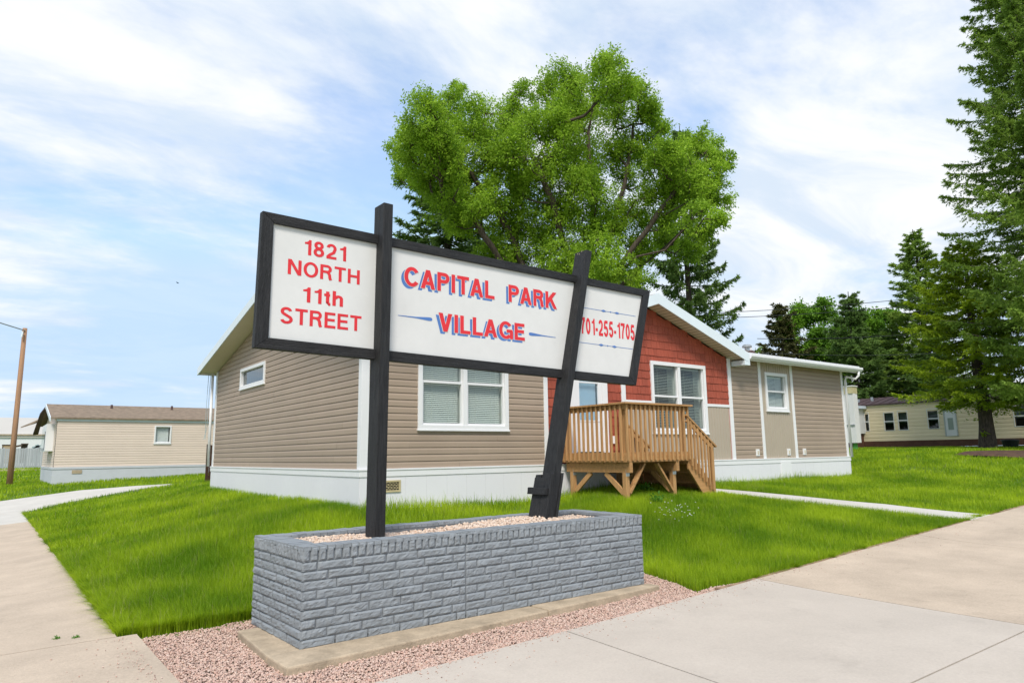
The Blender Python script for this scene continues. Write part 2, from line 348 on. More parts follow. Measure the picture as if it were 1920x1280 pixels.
def ribbon(name, A, B, m, off=0.0, thick=.12, n=60, k=6, **kw):
    """paved strip between polylines A and B (xy), laid on the terrain, with real edges"""
    def res(Pl, n):
        Pl = np.array(Pl, float)[:, :2]; d = np.concatenate([[0], np.cumsum(np.linalg.norm(np.diff(Pl, axis=0), axis=1))]); t = np.linspace(0, d[-1], n)
        return np.stack([np.interp(t, d, Pl[:, 0]), np.interp(t, d, Pl[:, 1])], 1)
    a, b = res(A, n), res(B, n); w = np.linspace(0, 1, k)
    G = a[:, None]*(1-w[None, :, None])+b[:, None]*w[None, :, None]
    Z = gzs(G[..., 0], G[..., 1])+off
    V = np.concatenate([G, Z[..., None]], -1).reshape(-1, 3)
    F = [(i*k+j, i*k+j+1, (i+1)*k+j+1, (i+1)*k+j) for i in range(n-1) for j in range(k-1)]
    loop = [i*k for i in range(n)]+[(n-1)*k+j for j in range(1, k)]+[i*k+k-1 for i in range(n-2, -1, -1)]+[j for j in range(k-2, 0, -1)]
    nb = len(V); V = np.concatenate([V, V[loop]-np.array([0, 0, thick])]); L = len(loop)
    F += [(loop[i], loop[(i+1) % L], nb+(i+1) % L, nb+i) for i in range(L)]
    me = bpy.data.meshes.new(name); me.from_pydata(V.tolist(), [], F); me.update()
    return link(name, me, m)
# front sidewalk: slabs in order along the street, each with its own cast and a joint between
EDGE = lambda x: 4.255+.105*x if x < 7.4 else 5.03+.012*(x-7.4)
EDGEV = lambda x: np.where(x < 7.4, 4.255+.105*x, 5.03+.012*(x-7.4))
SLABS = [(-6.0, 1.2, 'concn'), (1.2, 4.07, 'concn'), (4.085, 7.36, 'concn'), (7.375, 11.7, 'conc'), (11.715, 16.2, 'conc'), (16.215, 21, 'conc'), (21.015, 45, 'conc')]
for i, (x0, x1, mm) in enumerate(SLABS[1:]):
    q = np.linspace(x0, x1, 12)
    tag(ribbon('sidewalk', [(x, EDGE(x)) for x in q], [(x-.2, 2.26 if i < 3 else 2.4) for x in q], M[mm], .012, .14, 30, 10), kind='structure')
for x0, x1 in ((1.2, 2.6), (2.61, 5.0), (5.012, 9.5), (9.512, 15)):
    tag(ribbon('sidewalk', [(x-.2, 2.245) for x in np.linspace(x0, x1, 6)], [(x-.2, -3.5) for x in np.linspace(x0, x1, 6)], M['concn'], .012, .14, 16, 10), kind='structure')
# left sidewalk along the side street
for y0, y1, mm in ((-3.5, 5.15, 'conc'), (5.165, 7.02, 'conc'), (7.035, 10.2, 'conc'), (10.21, 13.4, 'conc'), (13.41, 17.2, 'conc'), (17.21, 21.3, 'conc'), (21.31, 25.6, 'concw')):
    xr = 1.19 if y1 < 7.03 else 1.04
    tag(ribbon('footpath', [(xr, y) for y in np.linspace(y0, y1, 5)], [(-3.5, y) for y in np.linspace(y0, y1, 5)], M[mm], .010, .14, 24, 10), kind='structure')
tag(ribbon('soil', [(x, EDGE(x)+.085+.03*math.sin(x*3.1)*math.sin(x*7)) for x in np.linspace(6.6, 20, 40)], [(x, EDGE(x)-.004) for x in np.linspace(6.6, 20, 40)], M['dirt'], .004, .06, 60, 3), kind='structure')
# pale path from the footpath towards the back of the home, and the walk from the steps
pA = [pg(px, py)[:2] for px, py in ((38, 962), (110, 945), (200, 928), (290, 912), (325, 908))]
pB = [pg(px, py)[:2] for px, py in ((-60, 944), (40, 934), (150, 919), (250, 911), (320, 907))]
tag(ribbon('path', [(1.04, 25.0)]+pA[1:], [(-3, 27)]+pB[1:], M['concw'], .008, .1, 50, 5), kind='structure')
wA = [pg(px, py)[:2] for px, py in ((1331, 922), (1500, 940), (1660, 957.5), (1818, 975))]
wB = [pg(px, py)[:2] for px, py in ((1331, 915.5), (1500, 930), (1660, 945), (1872, 966))]
wA.append(wA[-1]+(wA[-1]-wA[-2])*.35); wB.append(wB[-1]+(wB[-1]-wB[-2])*.25)
WALK = wA+wB[::-1]
tag(ribbon('walkway', wA, wB, M['concw'], .006, .1, 50, 5), kind='structure')
rA = [pg(-40, 880.5)[:2], pg(78, 877.5)[:2]]; rB = [pg(-40, 884)[:2], pg(78, 880.5)[:2]]
tag(ribbon('road', rA, rB, M['gravelroad'], .02, .1, 12, 4), kind='structure')
# bare soil under the big spruce
sp = np.array([pg(px, py) for px, py in ((1788, 853), (1810, 848), (1840, 846), (1870, 845), (1920, 846), (1960, 852), (1940, 860), (1880, 857), (1830, 856))])
c0 = sp.mean(0); ring = []
for k in range(6):
    for p in sp: ring.append(c0+(p-c0)*(k+.001)/5)
V = np.array(ring); V[:, 2] = gzs(V[:, 0], V[:, 1])+.03+.05*(1-np.repeat(np.arange(6), 9)/5)+rng.normal(0, .012, len(V)); n9 = 9
tag(link('soil', npmesh('soil', V, np.array([(k*n9+j, k*n9+(j+1) % n9, (k+1)*n9+(j+1) % n9, (k+1)*n9+j) for k in range(5) for j in range(n9)]), True), M['soil']), kind='structure')

# ------------------------------------------------------------------ gravel
ICO = None
def icosa():
    p = (1+5**.5)/2
    v = np.array([(-1, p, 0), (1, p, 0), (-1, -p, 0), (1, -p, 0), (0, -1, p), (0, 1, p), (0, -1, -p), (0, 1, -p), (p, 0, -1), (p, 0, 1), (-p, 0, -1), (-p, 0, 1)], float); v /= np.linalg.norm(v[0])
    f = np.array([(0, 11, 5), (0, 5, 1), (0, 1, 7), (0, 7, 10), (0, 10, 11), (1, 5, 9), (5, 11, 4), (11, 10, 2), (10, 7, 6), (7, 1, 8), (3, 9, 4), (3, 4, 2), (3, 2, 6), (3, 6, 8), (3, 8, 9), (4, 9, 5), (2, 4, 11), (6, 2, 10), (8, 6, 7), (9, 8, 1)])
    return v, f
IV, IF = icosa()
def stones(name, pts, size, m, label, smooth=False):
    n = len(pts); s = rng.uniform(.6, 1.35, n)*size
    V = IV[None]*(1+rng.normal(0, .16, (n, 12, 1)))*rng.uniform(.65, 1.15, (n, 1, 3))
    a = rng.uniform(0, 6.28, n); c, q = np.cos(a), np.sin(a)
    V = np.stack([V[..., 0]*c[:, None]-V[..., 1]*q[:, None], V[..., 0]*q[:, None]+V[..., 1]*c[:, None], V[..., 2]*.8], -1)*s[:, None, None]+pts[:, None]
    F = IF[None]+(np.arange(n)*12)[:, None, None]
    return tag(link(name, npmesh(name, V.reshape(-1, 3), F.reshape(-1, 3), smooth), m), label, 'gravel', kind='stuff')
# planter frame of reference
PA = R(1.5); PO = np.array([2.10, 5.58]); PX = np.array([math.cos(PA), math.sin(PA)]); PY = np.array([-math.sin(PA), math.cos(PA)])
PLEN, PDEP, PTOP = 4.07, 1.16, .785
def PL(u, v, z): q = PO+PX*u+PY*v; return (q[0], q[1], z)
GRAV = [(1.185, 4.37)]+[(x, EDGE(x)-.004) for x in np.linspace(1.4, 7.35, 14)]+[(7.4, 5.06), (6.75, 5.22)]
gq = pg(1310, 1104); GRAV += [(gq[0], gq[1]+.02)] + [tuple(pg(px, py)[:2]) for px, py in ((1265, 1085), (1205, 1066))]+[PL(PLEN-.1, .6, 0)[:2], PL(.2, .9, 0)[:2], tuple(pg(476, 1150)[:2]), tuple(pg(400, 1166)[:2]), tuple(pg(330, 1176)[:2]), (1.185, 7.06)]
x = rng.uniform(1.1, 7.5, 125000); y = rng.uniform(4.3, 7.2, 125000)
k = inpoly(x, y, GRAV)
uu = (x-PO[0])*PX[0]+(y-PO[1])*PX[1]; vv = (x-PO[0])*PY[0]+(y-PO[1])*PY[1]
k &= ~((uu > .05) & (uu < PLEN-.05) & (vv > .05) & (vv < PDEP-.05))
x, y = x[k], y[k]
stones('gravel_bed', np.stack([x, y, gzs(x, y)-.018-.03*np.clip((y-EDGEV(x))/.35, 0, 1)+rng.uniform(-.010, .010, len(x))], 1), .0088, M['pink'], 'pinkish crushed stone spread around the foot of the grey brick planter')
gb = MB(); gb.add([(a, b, gz(a, b)-.075) for a, b in GRAV], [tuple(range(len(GRAV)))])
tag(gb.build('gravel_base', M['joint']), kind='structure')

# ------------------------------------------------------------------ brick planter
pt = thing('brick_planter', PL(PLEN/2, PDEP/2, 0), 'long low grey painted split-face brick planter holding the black framed sign', 'planter')
co = MB(); t_ = .014
for (u0, u1, v0, v1) in ((t_, PLEN-t_, t_, .19), (t_, PLEN-t_, PDEP-.19, PDEP-t_), (t_, .19, .191, PDEP-.191), (PLEN-.19, PLEN-t_, .191, PDEP-.191)):
    co.hexa([PL(u0, v0, .04), PL(u1, v0, .04), PL(u1, v1, .04), PL(u0, v1, .04), PL(u0, v0, PTOP-.004), PL(u1, v0, PTOP-.004), PL(u1, v1, PTOP-.004), PL(u0, v1, PTOP-.004)])
co.build('mortar_core', M['mortar'], pt)
def rough_brick(mb, f, a0, a1, z0, z1, depth=.0115, nu=12, nv=5, seed=0.0):
    """split-face brick: f(a,z,d) -> point, d outwards"""
    b = len(mb.v); g = .0058; r = random.uniform(-.004, .004)
    for j in range(nv+1):
        for i in range(nu+1):
            a = a0+g+(a1-a0-2*g)*i/nu; z = z0+g*.7+(z1-z0-g*1.4)*j/nv
            e = min(i, nu-i)/nu*(a1-a0); e2 = min(j, nv-j)/nv*(z1-z0)
            edge = min(1, e/.012+.15)*min(1, e2/.013+.15)
            h = noise.fractal(Vector((a*26+seed, z*30, seed*3.1)), .7, 2.1, 6)
            d = (depth*.35)+edge*(depth*.75+r)+h*.0065*(.35+.65*edge)
            mb.v.append(tuple(f(a, z, d)))
    for j in range(nv):
        for i in range(nu):
            q = b+j*(nu+1)+i; mb.f.append((q, q+1, q+nu+2, q+nu+1))
    rim = [b+i for i in range(nu+1)]+[b+j*(nu+1)+nu for j in range(1, nu+1) if j <= nv]+[b+nv*(nu+1)+i for i in range(nu-1, -1, -1)]+[b+j*(nu+1) for j in range(nv-1, 0, -1)]
    n = len(mb.v); L = len(rim)
    for q in rim:
        j, i = divmod(q-b, nu+1)
        mb.v.append(tuple(f(a0+g+(a1-a0-2*g)*i/nu, z0+g*.7+(z1-z0-g*1.4)*j/nv, -.014)))
    for i in range(L): mb.f.append((rim[i], n+i, n+(i+1) % L, rim[(i+1) % L]))
faces = [('front', lambda a, z, d: PL(a, -d+t_, z), PLEN, [0, 1.585, PLEN]), ('left', lambda a, z, d: PL(-d+t_, PDEP-a, z), PDEP, [0, PDEP]),
         ('right', lambda a, z, d: PL(PLEN+d-t_, a, z), PDEP, [0, PDEP]), ('back', lambda a, z, d: PL(PLEN-a, PDEP+d-t_, z), PLEN, [0, PLEN])]
ZS = PTOP-.118; NC = 9; ch = (ZS-.004)/NC
bm_ = MB(); cp = MB()
for nm, f, L, secs in faces:
    for s0, s1 in zip(secs[:-1], secs[1:]):
        for c in range(NC):
            z0 = .004+ch*c; a = s0; first = [.30, .13, .225][(c*2+(1 if s0 else 0)) % 3]*(1 if L > 2 else .9); ln = first
            while a < s1-.02:
                e = min(a+ln, s1)
                if s1-e < .06: e = s1
                rough_brick(bm_, f, a, e, z0+random.uniform(-.001, .001), z0+ch, seed=random.uniform(0, 90)); a = e; ln = random.uniform(.29, .315)
    a = 0
    while a < L-.01:
        e = min(a+random.uniform(.066, .074), L)
        if L-e < .035: e = L
        rough_brick(cp, f, a, e, ZS+random.uniform(-.003, .004), PTOP-.002+random.uniform(-.003, .003), .015, 5, 8, seed=random.uniform(0, 90)); a = e
# top surface of the soldier course: individual brick ends
def top_row(n, u0, u1, v0, v1, along):
    for i in range(n):
        a, b = i/n, (i+1)/n; h = PTOP+random.uniform(-.003, .004); g = .003
        if along: q = (u0+(u1-u0)*a+g, u0+(u1-u0)*b-g, v0, v1)
        else: q = (u0, u1, v0+(v1-v0)*a+g, v0+(v1-v0)*b-g)
        j = lambda: random.uniform(-.005, .005)
        cp.hexa([PL(q[0], q[2], h-.03), PL(q[1], q[2], h-.03), PL(q[1], q[3], h-.03), PL(q[0], q[3], h-.03), PL(q[0], q[2]+j(), h), PL(q[1], q[2]+j(), h), PL(q[1], q[3]+j(), h+.001), PL(q[0], q[3]+j(), h)])
top_row(58, 0, PLEN, .0, .195, True); top_row(58, 0, PLEN, PDEP-.195, PDEP, True); top_row(11, 0, .195, .2, PDEP-.2, False); top_row(11, PLEN-.195, PLEN, .2, PDEP-.2, False)
bm_.build('brick_wall', M['brick'], pt); cp.build('soldier_course', M['brick'], pt)
ft = MB()
for u0, u1, va, vb in ((-.25, 2.36, -.40, -.27), (2.375, PLEN+.07, -.262, -.16)):
    ft.hexa([PL(u0, va, -.13), PL(u1, vb, -.13), PL(u1, .02, -.13), PL(u0, .02, -.13), PL(u0, va+.006, .014), PL(u1, vb+.006, .010), PL(u1, .02, .010), PL(u0, .02, .014)])
ft.hexa([PL(-.25, .022, -.13), PL(.02, .022, -.13), PL(.02, .98, -.13), PL(-.17, .98, -.13), PL(-.25, .022, .012), PL(.02, .022, .012), PL(.02, .98, .012), PL(-.17, .98, .012)])
ft.build('footing', M['foot'], pt, bevel=.012)
u = rng.uniform(.2, PLEN-.2, 9500); v = rng.uniform(.2, PDEP-.2, 9500)
mound = .72+.045*np.exp(-((u-3.05)**2/.15+(v-.55)**2/.2))+.018*np.sin(u*3)+.02*(u/PLEN)
stones('planter_gravel', np.stack([PO[0]+PX[0]*u+PY[0]*v, PO[1]+PX[1]*u+PY[1]*v, mound+rng.uniform(-.014, .014, len(u))], 1), .0155, M['peach'], 'peach coloured pebbles filling the grey brick planter around the posts')
gb = MB(); gb.hexa([PL(.19, .19, .5), PL(PLEN-.19, .19, .5), PL(PLEN-.19, PDEP-.19, .5), PL(.19, PDEP-.19, .5), PL(.19, .19, .705), PL(PLEN-.19, .19, .72), PL(PLEN-.19, PDEP-.19, .72), PL(.19, PDEP-.19, .705)])
gb.build('soil_fill', M['foot'], pt)

# ------------------------------------------------------------------ entrance sign
SV = .50          # v of the front face of the frame boards in the planter's frame
def on_sign(px, py, v):   # photo point on the vertical plane v = const of the sign -> (u, z)
    d = ray(px, py); n = np.array([PY[0], PY[1], 0]); t = (PO@PY+v)/(d@n); p = CAMP+d*t
    return np.array([(p[:2]-PO)@PX, p[2]])
sg = thing('entrance_sign', PL(2.0, SV, .72), 'large slanted black timber framed white sign with red lettering on two posts', 'sign')
def sp3(q, v): return PL(q[0], v, q[1])
FD = .075
TL, BL_, TR, BR_ = (on_sign(*p, SV) for p in ((493, 395), (477, 651), (1219, 545), (1193, 722)))
iTL, iBL, iTR, iBR = (on_sign(*p, SV) for p in ((514, 418), (504, 632.5), (1206, 551.5+3), (1182, 706)))
def board(name, q, m):
    mb = MB(); a = [sp3(p, SV) for p in q]; b = [sp3(p, SV+FD) for p in q]
    mb.add(a+b, [(0, 1, 2, 3), (7, 6, 5, 4), (0, 4, 5, 1), (1, 5, 6, 2), (2, 6, 7, 3), (3, 7, 4, 0)])
    return mb.build(name, m, sg, bevel=.004)
e = .001
board('frame_board', [TL, TR, iTR+[0, 0], iTL], M['blackh']); board('frame_board', [iBL-[0, e], iBR-[0, e], BR_, BL_], M['blackh'])
board('frame_board', [TL-[e, 0], iTL-[e, 0], iBL-[e, 0], BL_-[e, 0]], M['black']); board('frame_board', [TR+[e, 0], BR_+[e, 0], iBR+[e, 0], iTR+[e, 0]], M['black'])
# posts: slender seen face-on, deep front to back; the front stands proud of the frame
def post_axis(px0, py0, px1, py1, v):
    return on_sign(px0, py0, v), on_sign(px1, py1, v)
PV0 = SV-.105; PW = .105; PD = .20
def post(name, a, b, w, v0, v1, m, parent, bevel=.006):
    mb = MB(); d = (b-a)/np.linalg.norm(b-a); nrm_ = np.array([d[1], -d[0]])
    q = [a, a+[w, 0], b+[w, 0], b]
    mb.add([sp3(p, v0) for p in q]+[sp3(p, v1) for p in q], [(0, 1, 2, 3), (7, 6, 5, 4), (0, 4, 5, 1), (1, 5, 6, 2), (2, 6, 7, 3), (3, 7, 4, 0)])
    return mb.build(name, m, parent, bevel=bevel)
# front-left edge of each post
a, b = post_axis(703, 1013, 720, 379, PV0)
a = a+(a-b)/np.linalg.norm(a-b)*.05
post('post', a, b, PW, PV0, PV0+PD, M['black'], sg)
P1a, P1b = a, b
a, b = post_axis(1028, 966, 1099, 468, PV0); a = a+(a-b)/np.linalg.norm(a-b)*.1
p2 = post('post', a, b, PW, PV0, PV0+PD, M['black'], sg)
P2a, P2b = a, b
dr = (b-a)/np.linalg.norm(b-a)
top = on_sign(1046, 893, PV0-.0); lo = a
hgt = .47
tp = a+dr*(hgt+.1)
post('side_plank', a+[-.036, 0], tp+[-.036, .0], .034, PV0-.006, PV0+.125, M['black'], p2)
post('side_plank', a+[-.036, 0], tp+[-.036, -.05], .034, PV0+.129, PV0+PD+.10, M['black'], p2)
post('side_plank', a+[PW+.002, 0], tp+[PW+.002, .0], .034, PV0-.012, PV0+PD+.05, M['black'], p2)
post('back_plank', a+[-.02, 0], tp+[-.02, -.02], PW+.02, PV0+PD+.004, PV0+PD+.10, M['black'], p2)
cl = a+dr*.37
mb = MB()
mb.add([sp3(p, v) for v in (PV0+.015, PV0+PD+.14) for p in ((cl+[-.078, -.04]), (cl+[-.042, -.04]), (cl+[-.032, .035]), (cl+[-.068, .035]))], [(0, 1, 2, 3), (7, 6, 5, 4), (0, 4, 5, 1), (1, 5, 6, 2), (2, 6, 7, 3), (3, 7, 4, 0)])
mb.build('cleat', M['black'], p2, bevel=.004)
# panels
def panel(q):
    mb = MB(); v0 = SV+.03
    mb.add([sp3(p, v0) for p in q]+[sp3(p, v0+.012) for p in q], [(0, 1, 2, 3), (7, 6, 5, 4), (0, 4, 5, 1), (1, 5, 6, 2), (2, 6, 7, 3), (3, 7, 4, 0)])
    return mb.build('panel', M['panel'], sg)
def lerp(a, b, t): return a+(b-a)*t
def cut(u_at):   # points where a post centre line crosses top and bottom edges
    pa, pb = u_at
    def cross(p, q):
        d1 = q-p; d2 = pb-pa; den_ = d1[0]*d2[1]-d1[1]*d2[0]; t = ((pa[0]-p[0])*d2[1]-(pa[1]-p[1])*d2[0])/den_
        return p+d1*t
    return cross(iTL+[-.02, .02], iTR+[.02, .02]), cross(iBL+[-.02, -.02], iBR+[.02, -.02])
c1 = cut((P1a+[PW/2, 0], P1b+[PW/2, 0])); c2 = cut((P2a+[PW/2, 0], P2b+[PW/2, 0]))
pn1 = panel([iTL+[-.02, .02], c1[0], c1[1], iBL+[-.02, -.02]])
pn2 = panel([c1[0]+[.002, 0], c2[0], c2[1], c1[1]+[.002, 0]])
pn3 = panel([c2[0]+[.002, 0], iTR+[.02, .02], iBR+[.02, -.02], c2[1]+[.002, 0]])
TV = SV+.03

def ell(cx, cy, rx, ry, a0, a1, n=18): return [(cx+rx*math.cos(R(a0+(a1-a0)*i/n)), cy+ry*math.sin(R(a0+(a1-a0)*i/n))) for i in range(n+1)]
def glyph(c, w, e):
    """grotesque capitals, cap height 1: list of strokes (points, closed) or polygons; e lengthens open ends"""
    h = w/2; S = lambda *p: ('s', list(p)); A = lambda p: ('s', p); O_ = lambda p: ('o', p); P = lambda *p: ('p', list(p))
    if c == '1': return .42, [P((.25-e, -e), (.25+w+e, -e), (.25+w+e, 1+e), (.27+w*.12-e, 1+e), (.235+w*.1-e, .91+e*.3), (.18, .85+e), (.07-e, .825+e), (.07-e, .71-e), (.25-e, .71-e))]
    if c == 'I': return w, [S((h, 0), (h, 1))]
    if c == '0': return .56, [O_(ell(.28, .5, .28-h, .505-h, 0, 360, 32))]
    if c == 'O': return .78, [O_(ell(.39, .5, .39-h, .515-h, 0, 360, 36))]
    if c == '8': return .56, [O_(ell(.28, .74, .25-h, .265-h, 0, 360, 28)), O_(ell(.28, .285, .28-h, .295-h, 0, 360, 28))]
    if c == '2': return .56, [A(ell(.28, .70, .275-h, .305-h, 168, -28, 16)+[(.40, .44), (.22, .29), (.11, .17), (.09, .08)]), S((.01, h), (.555, h))]
    if c == '7': return .55, [S((.0, 1-h), (.55, 1-h)), A([(.50, 1-h*1.6), (.38, .74), (.29, .50), (.235, .26), (.215, 0)])]
    if c == '5': return .56, [S((.125, 1-h), (.52, 1-h)), A([(.155, 1-h), (.105, .47)]), A(ell(.27, .325, .285-h, .34-h, 135, -165, 22))]
    if c == '-': return .28, [S((0, .355), (.28, .355))]
    if c == 'N': return .70, [S((h, 0), (h, 1)), S((.70-h, 0), (.70-h, 1)), P((-.0, 1+e), (w*1.12, 1+e), (.70, -e), (.70-w*1.12, -e))]
    if c == 'H': return .69, [S((h, 0), (h, 1)), S((.69-h, 0), (.69-h, 1)), S((h, .52), (.69-h, .52))]
    if c == 'T': return .64, [S((0, 1-h), (.64, 1-h)), S((.32, 0), (.32, 1-h))]
    if c in 'PR':
        y = .43 if c == 'P' else .45
        st = [S((h, 0), (h, 1)), A([(h, 1-h), (.36, 1-h)]+ell(.38, (1+y)/2, .25-h, (1-y)/2-h, 90, -90, 14)+[(.36, y+h), (h, y+h)])]
        if c == 'R': st.append(A([(.36, y+h), (.47, y-.01), (.515, y-.12), (.53, .14), (.585, 0)]))
        return (.63 if c == 'P' else .67), st
    if c == 'E': return .59, [S((h, 0), (h, 1)), S((h, 1-h), (.58, 1-h)), S((h, .52), (.55, .52)), S((h, h), (.59, h))]
    if c == 'L': return .54, [S((h, 0), (h, 1)), S((h, h), (.54, h))]
    if c == 'K': return .70, [S((h, 0), (h, 1)), P((w*.5, .26-e), (w, .26-e), (.72+e, 1+e), (.72-w*1.28-e, 1+e), (w*.5, .50+e)), P((.25-e*.3, .53), (.34+w*.4, .64+e*.4), (.74+e*1.4, -e), (.74-w*1.2-e*1.4, -e))]
    if c == 'A': return .72, [P((.36-w*.56-e, 1+e), (.36+w*.56+e, 1+e), (w*1.08+e, -e), (-e*1.3, -e)), P((.36-w*.4, 1+e), (.36+w*.56+e, 1+e), (.72+e*1.3, -e), (.72-w*1.08-e, -e)), S((.18, .30), (.54, .30))]
    if c == 'V': return .68, [P((-e*1.3, 1+e), (w*1.1+e, 1+e), (.34+w*.55+e, -e), (.34-w*.55-e, -e)), P((.68-w*1.1-e, 1+e), (.68+e*1.3, 1+e), (.34+w*.55+e, -e), (.34-w*.4, -e))]
    if c == 'C': return .74, [A(ell(.375, .5, .375-h, .515-h, 36, 324, 30))]
    if c == 'G': return .77, [A(ell(.385, .5, .385-h, .515-h, 38, 318, 30)), S((.42, .46), (.77, .46)), S((.77-h*.8, .46), (.77-h*.8, 0))]
    if c == 'S': return .64, [A(ell(.31, .745, .275-h*.8, .27-h, 12, 235, 16)+ell(.325, .265, .305-h*.9, .28-h, 62, -170, 18))]
    if c == 'h': return .52, [S((h, 0), (h, 1)), A([(h, .48)]+ell(.30, .50, .22-h, .235-h, 160, 0, 12)+[(.52-h, 0)])]
    if c == 't': return .30, [A([(.09+h, .90), (.09+h, .16), (.12+h, .075), (.20, h), (.30, h*.9)]), S((0, .665), (.29, .665))]
    return .30, []
def text_mesh(body, w, e=0.0):
    V, F, K = [], [], []; x = 0
    for c in body:
        adv, st = glyph(c, w, e)
        if c == 'A' and x > 0: x -= .05
        for k, (kind, pts) in enumerate(st):
            b = len(V); pts = [np.array(p, float) for p in pts]
            if kind == 'p': V += [p+[x, 0] for p in pts]; F.append(tuple(range(b, b+len(pts)))); K += [k]*len(pts); continue
            hw = w/2+e; n = len(pts)
            if kind == 'o': pts = pts[:-1]; n -= 1
            for i in range(n):
                if kind == 'o': p0, p1 = pts[i-1], pts[(i+1) % n]
                else: p0, p1 = pts[max(i-1, 0)], pts[min(i+1, n-1)]
                a = pts[i]-p0; q = p1-pts[i]; la, lq = np.linalg.norm(a), np.linalg.norm(q)
                d = (a/la if la > 1e-6 else 0)+(q/lq if lq > 1e-6 else 0); d = d/np.linalg.norm(d); nn = np.array([-d[1], d[0]]); p = pts[i].copy()
                cs = 1.0
                if la > 1e-6 and lq > 1e-6: cs = max(.55, abs(float(d@(a/la))))
                if kind == 's' and i == 0: p = p-d*e
                if kind == 's' and i == n-1: p = p+d*e
                V += [p+nn*hw/cs+[x, 0], p-nn*hw/cs+[x, 0]]; K += [k, k]
            for i in range(n if kind == 'o' else n-1):
                j = (i+1) % n; F.append((b+2*i, b+2*i+1, b+2*j+1, b+2*j))
        x += adv+(.11 if c != ' ' else .06)
    return np.array(V), F, np.array(K)
def letter(name, body, lt, lb, rt, rb, m, parent, bold=.14, dv=.002, off=(0, 0), ext=0.0):
    """text fitted to the box given by its left-top, left-bottom, right-top, right-bottom photo points on the panel"""
    V, F, K_ = text_mesh(body, bold, ext); B_ = text_mesh(body, bold)[0]; mn, mx = B_.min(0), B_.max(0)
    q = [on_sign(*p, TV) for p in (lt, lb, rt, rb)]
    zt, zb = (q[0][1]+q[2][1])/2, (q[1][1]+q[3][1])/2; u0, u1 = (q[0][0]+q[1][0])/2, (q[2][0]+q[3][0])/2
    s = (V[:, :2]-mn)/(mx-mn)
    if '  ' in body:   # each word its own mesh, in one common layout
        w0, w1 = body.split('  '); f = (text_mesh(w0, bold)[0][:, 0].max()-mn[0])/(mx[0]-mn[0])+.02
        for left in (True, False):
            mb = MB(); sel = [g for g in F if (s[g[0], 0] < f) == left]
            mb.add([PL(u0+(u1-u0)*a+off[0], TV-dv-.00025*k, zb+(zt-zb)*b+off[1]) for (a, b), k in zip(s, K_)], sel)
            used = sorted({i for g in sel for i in g}); mp_ = {q: i for i, q in enumerate(used)}
            mb.v = [mb.v[q] for q in used]; mb.f = [tuple(mp_[i] for i in g) for g in sel]; mb.build(name, m, parent)
        return
    mb = MB()
    mb.add([PL(u0+(u1-u0)*a+off[0], TV-dv-.00025*k, zb+(zt-zb)*b+off[1]) for (a, b), k in zip(s, K_)], F)
    return mb.build(name, m, parent)
c2p = lambda x, y: (440+x/3.2, 360+y/3.2)
letter('lettering', '1821', c2p(420, 290), c2p(420, 380), c2p(669, 322), c2p(669, 415), M['red'], pn1, .165)
letter('lettering', 'NORTH', c2p(319, 403), c2p(319, 497), c2p(750, 465), c2p(750, 556), M['red'], pn1, .165)
letter('lettering', '11th', c2p(410, 572), c2p(410, 668), c2p(650, 597), c2p(650, 692), M['red'], pn1, .165)
letter('lettering', 'STREET', c2p(274, 692), c2p(274, 794), c2p(760, 738), c2p(760, 833), M['red'], pn1, .165)
c3p = lambda x, y: (720+x/5.3333, 480+y/5.3333)
for body, box_ in (('CAPITAL  PARK', ((200, 92), (203, 290), (1727, 372), (1725, 545))), ('VILLAGE', ((540, 556), (548, 742), (1405, 682), (1405, 858)))):
    bx = [c3p(*p) for p in box_]
    letter('lettering', body, *bx, M['blue'], pn2, .185, .001, off=(-.034, -.026))
    letter('lettering', body, *bx, M['panel'], pn2, .185, .0025, ext=.022)
    letter('lettering', body, *bx, M['red'], pn2, .185, .004)
def flat(name, pts, m, parent, dv=.002):
    mb = MB(); mb.add([sp3(p, TV-dv) for p in pts], [tuple(range(len(pts)))]); return mb.build(name, m, parent)
def paddle(a, b, w):
    a, b = on_sign(*a, TV), on_sign(*b, TV); z = np.array([0, 1.0]); d = b-a
    flat('paddle_mark', [a-z*.003, a+d*.5-z*w*.35, a+d*.9-z*w, a+d*.97-z*w*.9, b-z*w*.4, b+z*w*.4, a+d*.97+z*w*.9, a+d*.9+z*w, a+d*.5+z*w*.35, a+z*.003], M['blue'], pn2)
paddle(c3p(140, 592), c3p(482, 634), .019); paddle(c3p(1716, 814), c3p(1448, 777), .019)
c4p = lambda x, y: (1060+x/6.737, 540+y/6.737)
letter('lettering', '701-255-1705', c4p(196, 362), c4p(188, 570), c4p(878, 466), c4p(868, 664), M['red'], pn3, .185)
for a, b, ds, dot in (((215, 244), (887, 357), (470, 640), 558), ((160, 681), (852, 770), (440, 608), 521)):
    ua, ub = on_sign(*c4p(*a), TV), on_sign(*c4p(*b), TV); z = np.array([0, 1.0]); ln = lambda x: lerp(ua, ub, (x-a[0])/(b[0]-a[0]))
    flat('ornament_line', [ua-z*.003, ub-z*.003, ub+z*.003, ua+z*.003], M['blue'], pn3)
    for dx in ds:
        c = ln(dx); w = np.array([.055, 0]); flat('ornament_diamond', [c-w, c-z*.016, c+w, c+z*.016], M['blue'], pn3, .003)
    c = ln(dot); flat('ornament_dot', [c+.010*np.array([math.cos(t), math.sin(t)]) for t in np.linspace(0, 6.1, 12)], M['blue'], pn3, .003)
